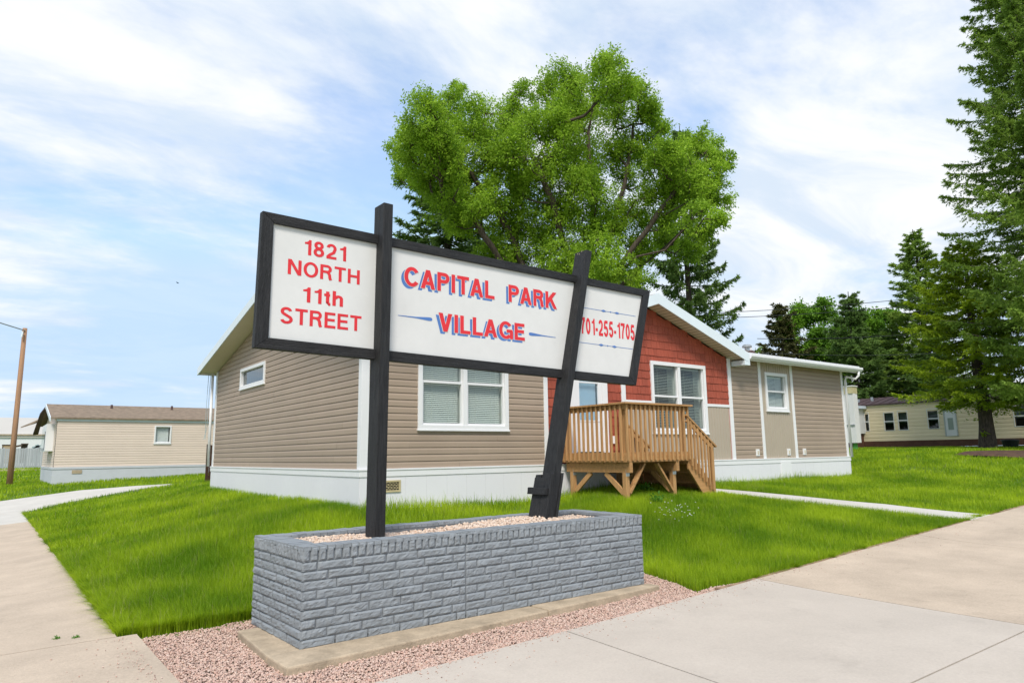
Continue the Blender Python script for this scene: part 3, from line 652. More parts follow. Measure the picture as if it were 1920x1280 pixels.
# worn pale streaks on the top of the right post and the grazed knots of the left one are bare wood
for (px, py, ln) in ((1083, 472, .045), (1086, 474, .07), (1090, 471, .05)):
    q = on_sign(px, py, PV0+PD*.5); mb = MB(); uu0 = P2b[0]+(P2a[0]-P2b[0])*(P2b[1]-q[1])/(P2b[1]-P2a[1])-.0015
    vv0 = PV0+PD*(1-(px-1078)/20)
    mb.add([PL(uu0, vv0, q[1]), PL(uu0, vv0-.008, q[1]), PL(uu0-ln*.15, vv0-.006, q[1]-ln), PL(uu0-ln*.15, vv0+.001, q[1]-ln)], [(0, 1, 2, 3)]); mb.build('bare_streak', M['foot'], p2)

# ------------------------------------------------------------------ main home
YW, XW, XE, YB = 10.45, 4.85, 20.2, 19.53
ZT = 1.293         # top of skirting trim
ZEV = 3.76         # top of wall at the eaves
EXPO = .1143
hm = thing('manufactured_home', (XW, YW, .69), 'brown sided home with red shingle gable and white trim behind the sign', 'house')
PF = lambda s, z, d: (s, YW-d, z)
PS = lambda s, z, d: (XW-d, s, z)
def lap(P, s0, s1, z0, z1, openings=(), lim=None, expo=EXPO, d=.016):
    mb = MB(); z = z0
    while z < z1-.01:
        zt = min(z+expo, z1); iv = [(s0, s1, s0, s1)]
        if lim: a, b = lim(z); a2, b2 = lim(zt); iv = [(a, b, a2, b2)]
        for o0, o1, oz0, oz1 in openings:
            if oz0 < (z+zt)/2 < oz1:
                nv = []
                for a, b, a2, b2 in iv:
                    if o1 <= a or o0 >= b: nv.append((a, b, a2, b2)); continue
                    if o0 > a: nv.append((a, o0, a2, o0))
                    if o1 < b: nv.append((o1, b, o1, b2))
                iv = nv
        for a, b, a2, b2 in iv:
            if b-a < .02: continue
            cuts = [a, b]
            if b-a > 3.2 and not lim: c = a+random.uniform(.5, b-a-.5); cuts = [a, c, b]
            elif lim and b-a > 3.2:
                c = a+random.uniform(.6, 3.0); cuts = [a]
                while c < b-.6: cuts.append(c); c += random.uniform(2.2, 3.6)
                cuts.append(b)
            for i in range(len(cuts)-1):
                q0, q1 = cuts[i], cuts[i+1]; t0 = a2 if i == 0 else q0; t1 = b2 if i == len(cuts)-2 else q1
                q0_ = q0+(.0012 if i else 0); k = random.uniform(0, .0025)
                zm = z+(zt-z)*.62; w = (zm-z)/(zt-z); m0 = q0+(t0-q0)*w; m1 = q1+(t1-q1)*w
                mb.add([P(q0_, z, 0), P(q1, z, 0), P(q1, z, d+k), P(q0_, z, d+k), P(m1, zm, d-.001+k), P(m0, zm, d-.001+k), P(t1, zt, .002), P(t0, zt, .002)], [(0, 1, 2, 3), (3, 2, 4, 5), (5, 4, 6, 7)])
        z = zt
    return mb
# dark shell behind the cladding
mb = MB(); mb.box(XW+.03, XE-.03, YW+.32, YB-.03, .75, ZEV); mb.add([(XW+.03, YW+.32, ZEV), (XW+.03, YB-.03, ZEV), (XW+.03, (YW+YB)/2, ZEV+1.0), (XE-.03, YW+.32, ZEV), (XE-.03, YB-.03, ZEV), (XE-.03, (YW+YB)/2, ZEV+1.0)], [(0, 1, 2), (3, 5, 4), (0, 2, 5, 3), (1, 4, 5, 2)])
mb.build('inner_wall', M['dark'], hm)
WL = (5.86, 7.79, 1.93, 3.55); WR = (11.785, 13.73, 1.905, 3.527); WS = (16.2, 17.235, 2.51, 3.53); DO = (9.345, 10.40, 1.5, 3.62)
SH = .05
op = [(w[0]+SH, w[1]-SH, w[2]+.02, w[3]-.02) for w in (WL, WR, WS)]+[(DO[0]+SH, DO[1]-SH, 1.4, DO[3]-.02)]
lap(PF, XW+.1, 8.66, ZT, ZEV+.02, op).build('siding', M['siding'], hm)
lap(PF, 14.74, 15.93, ZT, ZEV+.02).build('siding', M['siding'], hm)
lap(PF, 17.5, XE-.08, ZT, ZEV+.02).build('siding', M['siding'], hm)
YM = (YW+YB)/2; SLP = .232
def glim(z):
    if z <= ZEV: return YW+.1, YB-.08
    k = (z-ZEV)/SLP; return YW+k, YB-k
TRN = (15.46, 17.31, 3.12, 3.62)
lap(PS, YW+.1, YB-.08, ZT, ZEV+SLP*(YM-YW)-.05, [(TRN[0]+.04, TRN[1]-.04, TRN[2]+.02, TRN[3]-.02)], glim).build('siding', M['siding'], hm)
# back and far end
mb = MB(); mb.box(XE-.02, XE, YW, YB, ZT, ZEV); mb.box(XW, XE, YB-.02, YB, ZT, ZEV); mb.build('siding', M['siding'], hm)
# red shingles: gable front
GX0, GX1, GXM = 8.72, 14.66, 11.72; GS = .335; GZ = ZEV
def rlim(z):
    if z <= GZ: return GX0, GX1
    k = (z-GZ)/GS*.985; return GX0+k, GX1-k
mb = MB(); z = 1.36; ex = .176
while z < GZ+GS*(GXM-GX0)-.03:
    zt = z+ex; a, b = rlim((z+zt)/2); s = a
    while s < b-.001:
        w = random.uniform(.075, .2); e_ = min(s+w, b)
        for o in op[1:]:
            if o[2] < (z+zt)/2 < o[3]:
                if s < o[0]-1e-6 < e_: e_ = o[0]
                elif s < o[1]-1e-6 < e_: e_ = o[1]
        if s < 10.9-1e-6 < e_: e_ = 10.9
        skip = any(o[0] < (s+e_)/2 < o[1] and o[2] < (z+zt)/2 < o[3] for o in op)
        if not (skip or ((s+e_)/2 > 10.9 and zt < 2.62)):
            dz = random.uniform(-.004, .004); k = random.uniform(.014, .020); zb = max(z+dz, 2.6) if s > 10.9 else z+dz
            la, lb_ = rlim(zt)
            mb.add([PF(s+.003, zb, 0), PF(e_-.003, zb, 0), PF(e_-.003, zb, k), PF(s+.003, zb, k), PF(min(e_-.003, lb_+.1), zt, .004), PF(max(s+.003, la-.1), zt, .004)], [(0, 1, 2, 3), (3, 2, 4, 5), (0, 3, 5), (1, 4, 2)])
        s = e_
    z = zt
mb.build('shingle_cladding', M['shake'], hm)
mb = MB()   # backing of the shingles, closed round the openings
for a, b, c, d_ in ((GX0, DO[0]+.03, 1.3, GZ), (DO[1]-.03, WR[0]+.03, 1.3, GZ), (WR[1]-.03, GX1, 1.3, GZ), (WR[0]+.03, WR[1]-.03, 1.3, WR[2]+.02), (WR[0]+.03, WR[1]-.03, WR[3]-.02, GZ), (DO[0]+.03, DO[1]-.03, DO[3]-.02, GZ)): mb.wb(PF, a, b, c, d_, -.05, .003)
mb.prism([(GX0, YW+.05, GZ), (GX1, YW+.05, GZ), (GXM, YW+.05, GZ+GS*(GX1-GXM))], (0, -.053, 0))
mb.build('gable_backing', M['shake'], hm)
# board and batten panels
def batten(s0, s1, z0, z1, openings=()):
    mb = MB(); s = s0; st = .105
    while s < s1-.01:
        e_ = min(s+st, s1); segs = [(z0, z1)]
        for o in openings:
            if o[0] < (s+e_)/2 < o[1]: segs = [q for q in ((z0, min(o[2], z1)), (o[3], z1)) if q[1]-q[0] > .01]
        for za, zb in segs:
            q = [(s, .0), (s+.008, .014), (e_-.012, .014), (e_-.004, .0), (e_, .0)]
            for (a, d0), (b, d1) in zip(q[:-1], q[1:]): mb.add([PF(a, za, d0), PF(b, za, d1), PF(b, zb, d1), PF(a, zb, d0)], [(0, 1, 2, 3)])
        s = e_
    return mb
batten(10.96, 14.6, ZT, 2.56, [op[1]]).build('batten_panel', M['batten'], hm)
batten(16.02, 17.42, ZT, ZEV+.02, [op[2]]).build('batten_panel', M['batten'], hm)
def trim(P, s0, s1, z0, z1, d=.032): return MB().wb(P, s0, s1, z0, z1, -.02, d).build('trim_board', M['white'], hm, bevel=.004)
MB().box(XW-.034, XW+.10, YW-.034, YW+.0, ZT, ZEV+.02).box(XW-.034, XW, YW+.001, YW+.10, ZT, ZEV+.02).build('corner_trim', M['white'], hm, bevel=.004)
MB().box(XW-.034, XW+.02, YB-.09, YB+.03, ZT, ZEV+.02).build('corner_trim', M['white'], hm, bevel=.004)
trim(PF, 8.66, 8.76, ZT, ZEV+.02); trim(PF, 14.62, 14.75, ZT, ZEV+.02); trim(PF, 15.92, 16.03, ZT, ZEV+.02); trim(PF, 17.41, 17.52, ZT, ZEV+.02); trim(PF, 20.1, 20.215, ZT, ZEV+.02)
trim(PF, 10.83, 10.96, 2.56, 3.05, .030); trim(PF, 10.961, WR[0]-.003, 2.555, 2.62, .03); trim(PF, WR[1]+.003, 14.617, 2.555, 2.62, .03)
# skirting, sunk into the lawn
sk = MB()
sk.box(XW-.04, XE+.04, YW-.04, YW+.1, .35, 1.17); sk.box(XW-.04, XW+.1, YW+.101, YB+.04, .35, 1.17); sk.box(XE-.1, XE+.04, YW+.101, YB+.04, .35, 1.17); sk.box(XW+.101, XE-.101, YB-.1, YB+.04, .35, 1.17)
sk = sk.build('skirting', M['skirt'], hm, bevel=.004)
mb = MB(); mb.box(XW-.055, XE+.055, YW-.055, YW+.1, 1.165, ZT-.01); mb.box(XW-.055, XW+.1, YW+.101, YB+.055, 1.165, ZT-.01); mb.box(XE-.1, XE+.055, YW+.101, YB+.055, 1.165, ZT-.01)
mb.box(XW-.065, XE+.065, YW-.065, YW+.1, ZT-.03, ZT-.001); mb.box(XW-.065, XW+.1, YW+.101, YB+.065, ZT-.03, ZT-.001)
mb.build('skirting_trim', M['white'], hm, bevel=.005)
for i in range(38):
    q = XW-.04+i*.4055; MB().wb(PF, q+.0015, q+.404, .36, 1.163, .0405, .0435).build('skirting_panel', M['skirt'], sk)
for i in range(23):
    q = YW-.03+i*.396; MB().wb(PS, q+.0015, q+.3945, .36, 1.163, .0405, .0435).build('skirting_panel', M['skirt'], sk)
vx0, vx1, vz0, vz1 = 5.02, 5.53, .915, 1.105
fr = MB(); fr.wb(PF, vx0, vx1, vz0, vz0+.03, .04, .062); fr.wb(PF, vx0, vx1, vz1-.03, vz1, .04, .062); fr.wb(PF, vx0, vx0+.03, vz0+.03, vz1-.03, .04, .062); fr.wb(PF, vx1-.03, vx1, vz0+.03, vz1-.03, .04, .062)
vf = fr.build('skirting_vent', M['yellow'], sk); MB().wb(PF, vx0+.03, vx1-.03, vz0+.03, vz1-.03, .04, .045).build('vent_opening', M['dark'], vf)
mb = MB()
for j in range(5):
    zz = vz0+.03+(vz1-vz0-.06)*j/5+.022; mb.wb(PF, vx0+.03, vx1-.03, zz, zz+.006, .045, .055)
    for i in range(8): ss = vx0+.03+(.057*(i+(j % 2)*.5)); mb.wb(PF, ss, ss+.007, zz-.02, zz, .045, .054)
mb.build('vent_grille', M['yellow'], vf)
MB().wb(PF, 16.62, 17.1, .72, 1.21, .038, .06).build('access_panel', M['white'], sk, bevel=.006)
# windows
def window(P, w, cols, parent, blind, fw=.085, rail=True, slat=.028, open_=.5, grid=0):
    s0, s1, z0, z1 = w; f = MB()
    f.wb(P, s0, s1, z0, z0+fw, -.03, .045); f.wb(P, s0, s1, z1-fw, z1, -.03, .045); f.wb(P, s0, s0+fw, z0+fw, z1-fw, -.03, .044); f.wb(P, s1-fw, s1, z0+fw, z1-fw, -.03, .044)
    f.wb(P, s0-.015, s1+.015, z0-.02, z0+.012, .0, .055)
    cw = (s1-s0-2*fw-(cols-1)*.09)/cols
    for c in range(cols-1): a = s0+fw+cw*(c+1)+.09*c; f.wb(P, a, a+.09, z0+fw, z1-fw, -.03, .036)
    fo = f.build('window', M['white'], parent, bevel=.004)
    for c in range(cols):
        a = s0+fw+c*(cw+.09); b = a+cw; zm = z0+fw+(z1-z0-2*fw)*.52; sa = MB(); za, zb = z0+fw, z1-fw
        if rail:
            sa.wb(P, a, b, zm-.022, zm+.022, -.05, .012)
            sa.wb(P, a, a+.03, za, zm-.022, -.05, .010); sa.wb(P, b-.03, b, za, zm-.022, -.05, .010); sa.wb(P, a+.03, b-.03, za, za+.035, -.05, .010)
            sa.wb(P, a, a+.018, zm+.022, zb, -.06, -.005); sa.wb(P, b-.018, b, zm+.022, zb, -.06, -.005)
        else: sa.wb(P, a, b, za, za+.02, -.05, .01)
        for g in range(grid): q = a+(b-a)*(g+1)/(grid+1); sa.wb(P, q-.006, q+.006, za+.02, zb, -.036, -.03)
        sa.build('sash', M['white'], fo)
        MB().add([P(a, za, -.028), P(b, za, -.028), P(b, zb, -.028), P(a, zb, -.028)], [(0, 1, 2, 3)]).build('pane', M['glass'], fo)
        if blind:
            bl = MB(); z = za+.02
            while z < zb-.05:
                h = slat*open_; bl.add([P(a+.02, z, -.085), P(b-.04, z, -.085), P(b-.04, z+h, -.105), P(a+.02, z+h, -.105)], [(0, 1, 2, 3)]); z += slat
            bl.wb(P, a+.02, b-.04, zb-.05, zb-.005, -.12, -.08)
            for q in (.3, .7): bl.wb(P, a+(b-a)*q, a+(b-a)*q+.004, za, zb, -.084, -.08)
            bl.build('blinds', blind, fo)
        MB().wb(P, a-.02, b+.02, za-.02, zb+.02, -.30, -.29).build('room_dark', M['dark'], fo)
        rv = MB()
        for q0, q1 in ((a-.004, a-.001), (b+.001, b+.004)): rv.wb(P, q0, q1, za, zb, -.285, -.06)
        rv.build('reveal', M['blind'], fo)
    return fo
window(PF, WL, 2, hm, M['blind'], slat=.034, open_=.86)
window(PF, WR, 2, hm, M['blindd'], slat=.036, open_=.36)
window(PF, WS, 1, hm, M['blind'], slat=.034, open_=.75)
window(PS, TRN, 1, hm, M['blind'], fw=.075, rail=False, slat=.04, open_=.95, grid=2)
# entrance door
d = MB(); s0, s1, z0, z1 = DO
d.wb(PF, s0, s0+.15, 1.5, z1, -.02, .04); d.wb(PF, s1-.15, s1, 1.5, z1, -.02, .04); d.wb(PF, s0+.15, s1-.15, z1-.15, z1, -.02, .04)
d.build('door_frame', M['white'], hm, bevel=.004)
gx0, gx1, gz0, gz1 = 9.60, 10.13, 2.16, 3.36
dd = MB(); a, b = s0+.153, s1-.153
dd.wb(PF, a, gx0, 1.52, z1-.155, -.01, .028); dd.wb(PF, gx1, b, 1.52, z1-.155, -.01, .028); dd.wb(PF, gx0, gx1, 1.52, gz0, -.01, .028); dd.wb(PF, gx0, gx1, gz1, z1-.155, -.01, .028)
dd.wb(PF, gx0-.03, gx1+.03, gz0-.03, gz0, .028, .036); dd.wb(PF, gx0, gx1, 2.92, 2.95, -.005, .03)
dr_ = dd.build('door', M['white'], hm); MB().wb(PF, gx0, gx1, gz0, gz1, 0, .004).build('door_glass', M['glassb'], dr_)
MB().wb(PF, gx0, gx1, gz0, gz1, -.06, -.05).build('door_blind', M['fascia'], dr_)
MB().tube([PF(a+.07, 2.35, .03), PF(a+.07, 2.35, .07), PF(a+.16, 2.35, .07)], .012, 8).build('handle', M['metal'], dr_)
MB().wb(PF, 10.46, 10.62, 1.68, 1.84, .0, .05).build('outlet_box', M['white'], hm, bevel=.006)
for ss in (15.67, 17.08, 17.84):
    o = MB().wb(PF, ss-.07, ss+.07, 1.36, 1.53, .0, .036).build('outlet_box', M['white'], hm, bevel=.005)
    MB().wb(PF, ss-.025, ss+.03, 1.40, 1.49, .036, .046).build('outlet_cover', M['soffit'], o)
# roofs: main gable along X, cross gable over the red front
OV, RK = .36, .42
ze = ZEV+.06
ridge = ze+SLP*(YM-YW)
def rz(y): return ze+SLP*(min(y, 2*YM-y)-YW)
rf = MB(); th = .05
for (ya, yb, xa, xb) in ((YW-OV, YW+.06, XW-RK, GX0-.3), (YW-OV, YW+.06, GX1+.3, XE+RK), (YW+.06, YM, XW-RK, XE+RK), (YB+OV, YM, XW-RK, XE+RK)):
    z0, z1 = rz(ya), rz(yb)
    rf.prism([(xa, ya, z0+.13), (xa, yb, z1+.13), (xa, yb, z1+.13+th), (xa, ya, z0+.13+th)], (xb-xa, 0, 0))
yg = YM-.1
def cgz(x): return GZ+.06+GS*(GX1-GXM-abs(x-GXM))
for sx in (-1, 1):
    xe = GXM+sx*(GX1-GXM+.34); zl = cgz(xe)+.14; zp = cgz(GXM)+.14
    P4 = [(xe, YW-OV-.03, zl), (GXM, YW-OV-.03, zp), (GXM, yg, zp), (xe, YW+1.2, zl)]
    rf.prism(P4, (0, 0, th))
rfo = rf.build('roof', M['roof'], hm)
for sgn, y0 in ((1, YW-OV), (-1, YB+OV)):   # rake boards on the left and right gables
    for xx in (XW-RK-.025, XE+RK):
        MB().prism([(xx, y0, rz(y0)-.03), (xx, YM, ridge-.03), (xx, YM, ridge+.17), (xx, y0, rz(y0)+.17)], (.025, 0, 0)).build('fascia', M['fascia'], hm)
for sx in (-1, 1):
    xe = GXM+sx*(GX1-GXM+.34); zl, zp = cgz(xe), cgz(GXM); yy = YW-OV-.055
    fa = MB(); fa.prism([(xe, yy, zl-.05), (GXM, yy, zp-.05), (GXM, yy, zp+.19), (xe, yy, zl+.19)], (0, .025, 0))
    fa.prism([(xe, yy, zl-.05), (xe, yy, zl+.19), (xe+sx*.02, yy, zl+.19), (xe+sx*.02, yy, zl-.12), (xe-sx*.2, yy, zl-.12), (xe-sx*.2, yy, zl-.0)], (0, .39, 0))
    fa.build('fascia', M['fascia'], hm)
so_ = MB()   # soffits
so_.box(XW-RK, GX0-.3, YW-OV, YW, ze-.04, ze-.01); so_.box(GX1+.36, XE+RK, YW-OV, YW, ze-.04, ze-.01)
so_.box(XW-RK, XE+RK, YB, YB+OV, ze-.04, ze-.01)
for xx0, xx1 in ((XW-RK, XW+.02), (XE-.02, XE+RK)):
    for sgn, y0, y1 in ((1, YW, YM), (-1, YB, YM)):
        n = 46
        for i in range(n):
            ya = y0+(y1-y0)*i/n; yb = y0+(y1-y0)*(i+.94)/n
            so_.add([(xx0, ya, rz(ya)-.035), (xx1, ya, rz(ya)-.035), (xx1, yb, rz(yb)-.03), (xx0, yb, rz(yb)-.03)], [(0, 1, 2, 3)])
    so_.add([(xx0, YW-OV, ze-.045), (xx1, YW-OV, ze-.045), (xx1, YW, ze-.045), (xx0, YW, ze-.045)], [(0, 1, 2, 3)])
for sx in (-1, 1):
    n = 26
    for i in range(n):
        xa = GXM+sx*(GX1-GXM+.3)*i/n; xb = GXM+sx*(GX1-GXM+.3)*(i+.94)/n
        so_.add([(xa, YW-OV-.03, cgz(xa)-.02), (xb, YW-OV-.03, cgz(xb)-.016), (xb, YW, cgz(xb)-.016), (xa, YW, cgz(xa)-.02)], [(0, 1, 2, 3)])
so_.build('soffit', M['soffit'], hm)
def gutter(x0, x1):
    gt = MB()
    y = YW-OV; z = rz(y)+.03
    gt.prism([(x0, y, z+.10), (x0, y-.012, z+.10), (x0, y-.012, z+.0), (x0, y-.07, z+.0), (x0, y-.105, z+.05), (x0, y-.105, z+.10), (x0, y-.118, z+.10), (x0, y-.118, z+.045), (x0, y-.078, z-.014), (x0, y, z-.014)], (x1-x0, 0, 0)); gt.build('gutter', M['white'], hm)
gutter(XW-RK+.02, GX0-.36); gutter(GX1+.37, XE+RK-.02)
for q in ((XW-RK, GX0-.36, YW-OV-.002, YW-OV+.02, ze-.10, ze+.10), (GX1+.37, XE+RK, YW-OV-.002, YW-OV+.02, ze-.10, ze+.10), (XW-RK, XE+RK, YB+OV, YB+OV+.02, ze-.1, ze+.1)): MB().box(*q).build('fascia', M['white'], hm)
dn = MB(); x = XE+.03
dn.tube([(x+.2, YW-OV-.05, rz(YW-OV)+.02), (x+.2, YW-OV-.05, rz(YW-OV)-.10), (x+.16, YW-OV+.03, rz(YW-OV)-.2), (x+.02, YW-.13, 3.62), (x+.02, YW-.085, 3.5), (x+.02, YW-.085, ZT-.02)], .036, 10)
dn.build('downspout', M['white'], hm, smooth=True)
dn = MB(); dn.tube([(XW-.1, YB+.12, 3.7), (XW-.1, YB+.1, ZT)], .035, 8); dn.build('downspout', M['white'], hm, smooth=True)
# roof vents seen over the gutter
def roof_y(px, y): return onp(px, 650, 1, y)[0]
x = roof_y(1400.5, 13.0); zb = rz(13.0)+.1; zt_ = onp(1400, 646, 1, 13.0)[2]
ch_ = MB(); ch_.tube([(x, 13.0, zb), (x, 13.0, zt_-.09)], .075, 14); ch_.tube([(x, 13.0, zt_-.09), (x, 13.0, zt_-.04), (x, 13.0, zt_)], [.15, .15, .10], 14); ch_.build('chimney_flue', M['metal'], rfo)
for px in (1397.5, 1407.5):
    x = roof_y(px, 13.4); mb = MB(); z = rz(13.4)+.15
    mb.tube([(x, 13.4, z-.05), (x, 13.4, z+.26)], .03, 8); mb.build('vent_pipe', M['white'], rfo)
    x = roof_y(px, 12.6); mb = MB(); z = onp(px, 656.5, 1, 12.6)[2]; mb.tube([(x, 12.6, z-.25), (x, 12.6, z-.1), (x, 12.6, z-.04), (x, 12.6, z)], [.14, .14, .11, .04], 12); mb.build('roof_vent', M['roofd'], rfo)
for k in range(2): MB().tube([(XW-.13-.03*k, YB+.2+.1*k, 3.75), (XW-.14-.05*k, YB+.25, 2.9), (XW-.13-.04*k, YB+.3, 2.3), (XW-.20+.04*k, YB+.3, 2.0)], .007, 5).build('service_cable', M['paleblue'], hm)

# ------------------------------------------------------------------ deck with steps
dk = thing('wooden_deck', (9.05, 8.65, .68), 'small raised timber porch deck with baluster railing and steps at the red front door', 'deck')
X0, X1, Y0, Y1, ZD = 9.05, 10.75, 8.65, 10.38, 1.5
mb = MB(); n = 12
for i in range(n): a = Y0+.04+(Y1-Y0-.04)*i/n; mb.box(X0+.04, X1-.01, a, a+(Y1-Y0)/n-.012, ZD-.036, ZD)
mb.build('floor_boards', M['woodh'], dk)
MB().box(X0, X1, Y0, Y0+.038, ZD-.175, ZD-.002).build('rim_board', M['woodh'], dk, bevel=.003)
MB().box(X0, X0+.038, Y0+.039, Y1, ZD-.175, ZD-.002).build('rim_board', M['woodh'], dk, bevel=.003)
MB().box(X1-.038, X1, Y0+.039, Y1, ZD-.175, ZD-.002).build('rim_board', M['woodh'], dk, bevel=.003)
mb = MB()
for i in range(5): a = Y0+.3+i*.33; mb.box(X0+.04, X1-.04, a, a+.038, ZD-.2, ZD-.04)
mb.build('joist', M['woodh'], dk)
XB0, XB1 = 9.16, 10.42
for xb in (XB0, XB1): MB().box(xb-.04, xb+.04, Y0-.0, Y1-.05, ZD-.36, ZD-.176).build('beam', M['woodh'], dk, bevel=.004)
for xb in (XB0, XB1):
    for yb in (Y0+.14, Y1-.2):
        p = MB().box(xb-.045, xb+.045, yb-.045, yb+.045, gz(xb, yb)-.2, ZD-.361).build('post', M['wood'], dk, bevel=.004)
        MB().box(xb-.047, xb+.047, yb-.048, yb-.046, ZD-.42, ZD-.30).build('bracket', M['metal'], p)
    yb = Y0+.14
    MB().beam((xb, yb+.06, ZD-.72), (xb, yb+.5, ZD-.37), .04, .09).build('brace', M['wood'], dk)
    yb = Y1-.2
    MB().beam((xb, yb-.06, ZD-.72), (xb, yb-.5, ZD-.37), .04, .09).build('brace', M['wood'], dk)
MB().beam((XB0+.05, Y0+.13, ZD-.72), (XB0+.46, Y0+.13, ZD-.2), .04, .09, (0, 1, 0)).build('brace', M['woodh'], dk)
MB().beam((XB1-.05, Y0+.13, ZD-.72), (XB1-.46, Y0+.13, ZD-.2), .04, .09, (0, 1, 0)).build('brace', M['woodh'], dk)
ZR = 2.385
MB().box(X0-.07, X1+.09, Y0-.085, Y0+.055, ZR-.036, ZR).build('rail_cap', M['woodh'], dk, bevel=.004)
MB().box(X0-.07, X0+.07, Y0+.056, Y1+.02, ZR-.036, ZR).build('rail_cap', M['woodh'], dk, bevel=.004)
MB().box(X0+.001, X1+.03, Y0+.0, Y0+.036, ZR-.125, ZR-.037).build('rail', M['woodh'], dk, bevel=.003)
MB().box(X0+.0, X0+.036, Y0+.037, Y1, ZR-.125, ZR-.037).build('rail', M['woodh'], dk, bevel=.003)
def baluster(a, b, w=.036):
    mb = MB(); mb.beam(a, b, w, w, (0, 1, 0)); o = mb.build('baluster', M['wood'], dk, bevel=.003); return o
for i in range(15):
    x = X0+.0+(X1-X0-.02)*i/14; baluster((x+.018, Y0-.02, ZD-.15+random.uniform(-.004, .004)), (x+.018, Y0-.02, ZR-.04))
for i in range(14):
    y = Y0+.09+(Y1-Y0-.13)*i/13; baluster((X0-.02, y, ZD-.15+random.uniform(-.004, .004)), (X0-.02, y, ZR-.04))
for x, y in ((X0+.085, Y0+.085), (X1-.06, Y0+.085), (X1-.06, Y1-.06), (X0+.085, Y1-.06)): MB().box(x-.044, x+.044, y-.044, y+.044, ZD+.001, ZR-.04).build('railing_post', M['wood'], dk, bevel=.004)
# steps down to the right
SX = 11.48; nst = 4; rise = (ZD-.70)/nst; run = .245
for yy in (Y0+.02, Y1-.10):
    MB().prism([(X1+.001, yy, ZD-.33), (X1+.001, yy, ZD-.05), (X1+.08, yy, ZD-.05), (SX+.02, yy, .83), (SX+.02, yy, .60), (SX-.25, yy, .60)], (0, .04, 0)).build('stringer', M['woodh'], dk)
for i in range(nst-1):
    z = ZD-rise*(i+1); x = X1+run*i
    MB().box(x+.002, x+run+.03, Y0+.065, Y1-.11, z-.038, z).build('tread', M['woodh'], dk, bevel=.004)
    MB().box(x+.002, x+.022, Y0+.065, Y1-.11, z+.002, z+rise-.04).build('riser', M['woodh'], dk)
MB().box(X1+run*3, X1+run*3+.02, Y0+.065, Y1-.11, .66, ZD-rise*3-.04).build('riser', M['woodh'], dk)
for yy in (Y0-.005, Y1-.04):
    a, b = (X1-.05, yy, 2.19), (SX+.08, yy, 1.585)
    MB().beam(a, b, .085, .036).build('stair_rail', M['woodh'], dk, bevel=.003)
    MB().beam((X1-.02, yy, 2.10), (SX, yy, 1.56), .036, .085).build('stair_rail', M['woodh'], dk, bevel=.003)
    for i in range(7):
        t = (i+.4)/7; x = X1+.03+(SX-X1-.03)*t; zt_ = 2.19+(1.585-2.19)*(x-X1+.05)/(SX+.08-X1+.05)
        zb = max(ZD-.10-(ZD-.10-.83)*(x-X1)/(SX-X1)-.12, .60 if i == 6 else 0)
        baluster((x, yy-.015, zb), (x, yy-.015, zt_-.02))
    MB().box(SX-.02, SX+.06, yy+.021, yy+.10, .6, 1.56).build('stair_post', M['wood'], dk, bevel=.003)

# ------------------------------------------------------------------ left neighbour home
lh = thing('mobile_home', (2.34, 34.6, .55), 'beige sided mobile home with brown shingle roof beside the wooden pole', 'house')
LY, LX, LX1, LYB = 34.6, 2.34, 16.0, 41.6
LP = lambda s, z, d: (s, LY-d, z)
LE = lambda s, z, d: (LX-d, s, z)
lw = (6.02, 6.72, 2.18, 2.99)
lap(LP, LX, LX1, 1.23, 3.16, [(lw[0]+.04, lw[1]-.04, lw[2]+.03, lw[3]-.03)], expo=.105).build('siding', M['beige'], lh)
lz = lambda y: 3.18+.215*(min(y, LY+LYB-y)-LY)
def llim(z):
    if z <= 3.18: return LY, LYB
    k = (z-3.18)/.215; return LY+k, LYB-k
lap(LE, LY, LYB, 1.23, 3.8, (), llim, expo=.105).build('siding', M['beige'], lh)
MB().box(LX+.02, LX1, LY+.3, LYB, .8, 3.1).build('inner_wall', M['dark'], lh)
s_ = MB(); s_.box(LX-.04, LX1, LY-.04, LY+.1, .3, 1.14); s_.box(LX-.04, LX+.1, LY+.1, LYB, .3, 1.14); s_.box(LX-.06, LX1, LY-.06, LY+.1, 1.14, 1.23); s_.box(LX-.06, LX+.1, LY+.1, LYB, 1.14, 1.23)
sk2 = s_.build('skirting', mat('grey_skirting', (.55, .57, .62), .6, .03), lh)
MB().wb(LP, 3.0, 3.36, .95, 1.10, .04, .06).build('skirting_vent', M['foot'], sk2)
MB().wb(LP, LX-.03, LX1, 3.13, 3.27, .03, .06).build('fascia', M['fascia'], lh)
r = MB(); lm = (LY+LYB)/2
for ya in (LY-.12, LYB+.3): r.prism([(LX-.25, ya, lz(ya)+.06), (LX-.25, lm, lz(lm)+.06), (LX-.25, lm, lz(lm)+.13), (LX-.25, ya, lz(ya)+.13)], (LX1-LX+.25, 0, 0))
lr = r.build('roof', M['roof'], lh)
MB().prism([(LX-.28, LY-.12, lz(LY-.12)-.05), (LX-.28, lm, lz(lm)-.05), (LX-.28, lm, lz(lm)+.13), (LX-.28, LY-.12, lz(LY-.12)+.13)], (.03, 0, 0)).build('fascia', M['fascia'], lh)
MB().prism([(LX-.40, lm+1.2, lz(lm+1.2)+.02), (LX-.26, lm, lz(lm)+.05), (LX-.26, LYB+.3, lz(LYB+.3)-.25), (LX-.48, LYB+.3, lz(LYB+.3)-.28)], (0, 0, -.08)).build('awning', M['roofd'], lh)
MB().prism([(LX-.62, LYB-.6, lz(LYB)+.1), (LX-.3, LYB-.9, lz(LYB)+.34), (LX-.3, LYB+.3, lz(LYB)+.26), (LX-1.0, LYB+.3, lz(LYB)-.02)], (0, 0, -.05)).build('awning', M['roof'], lh)
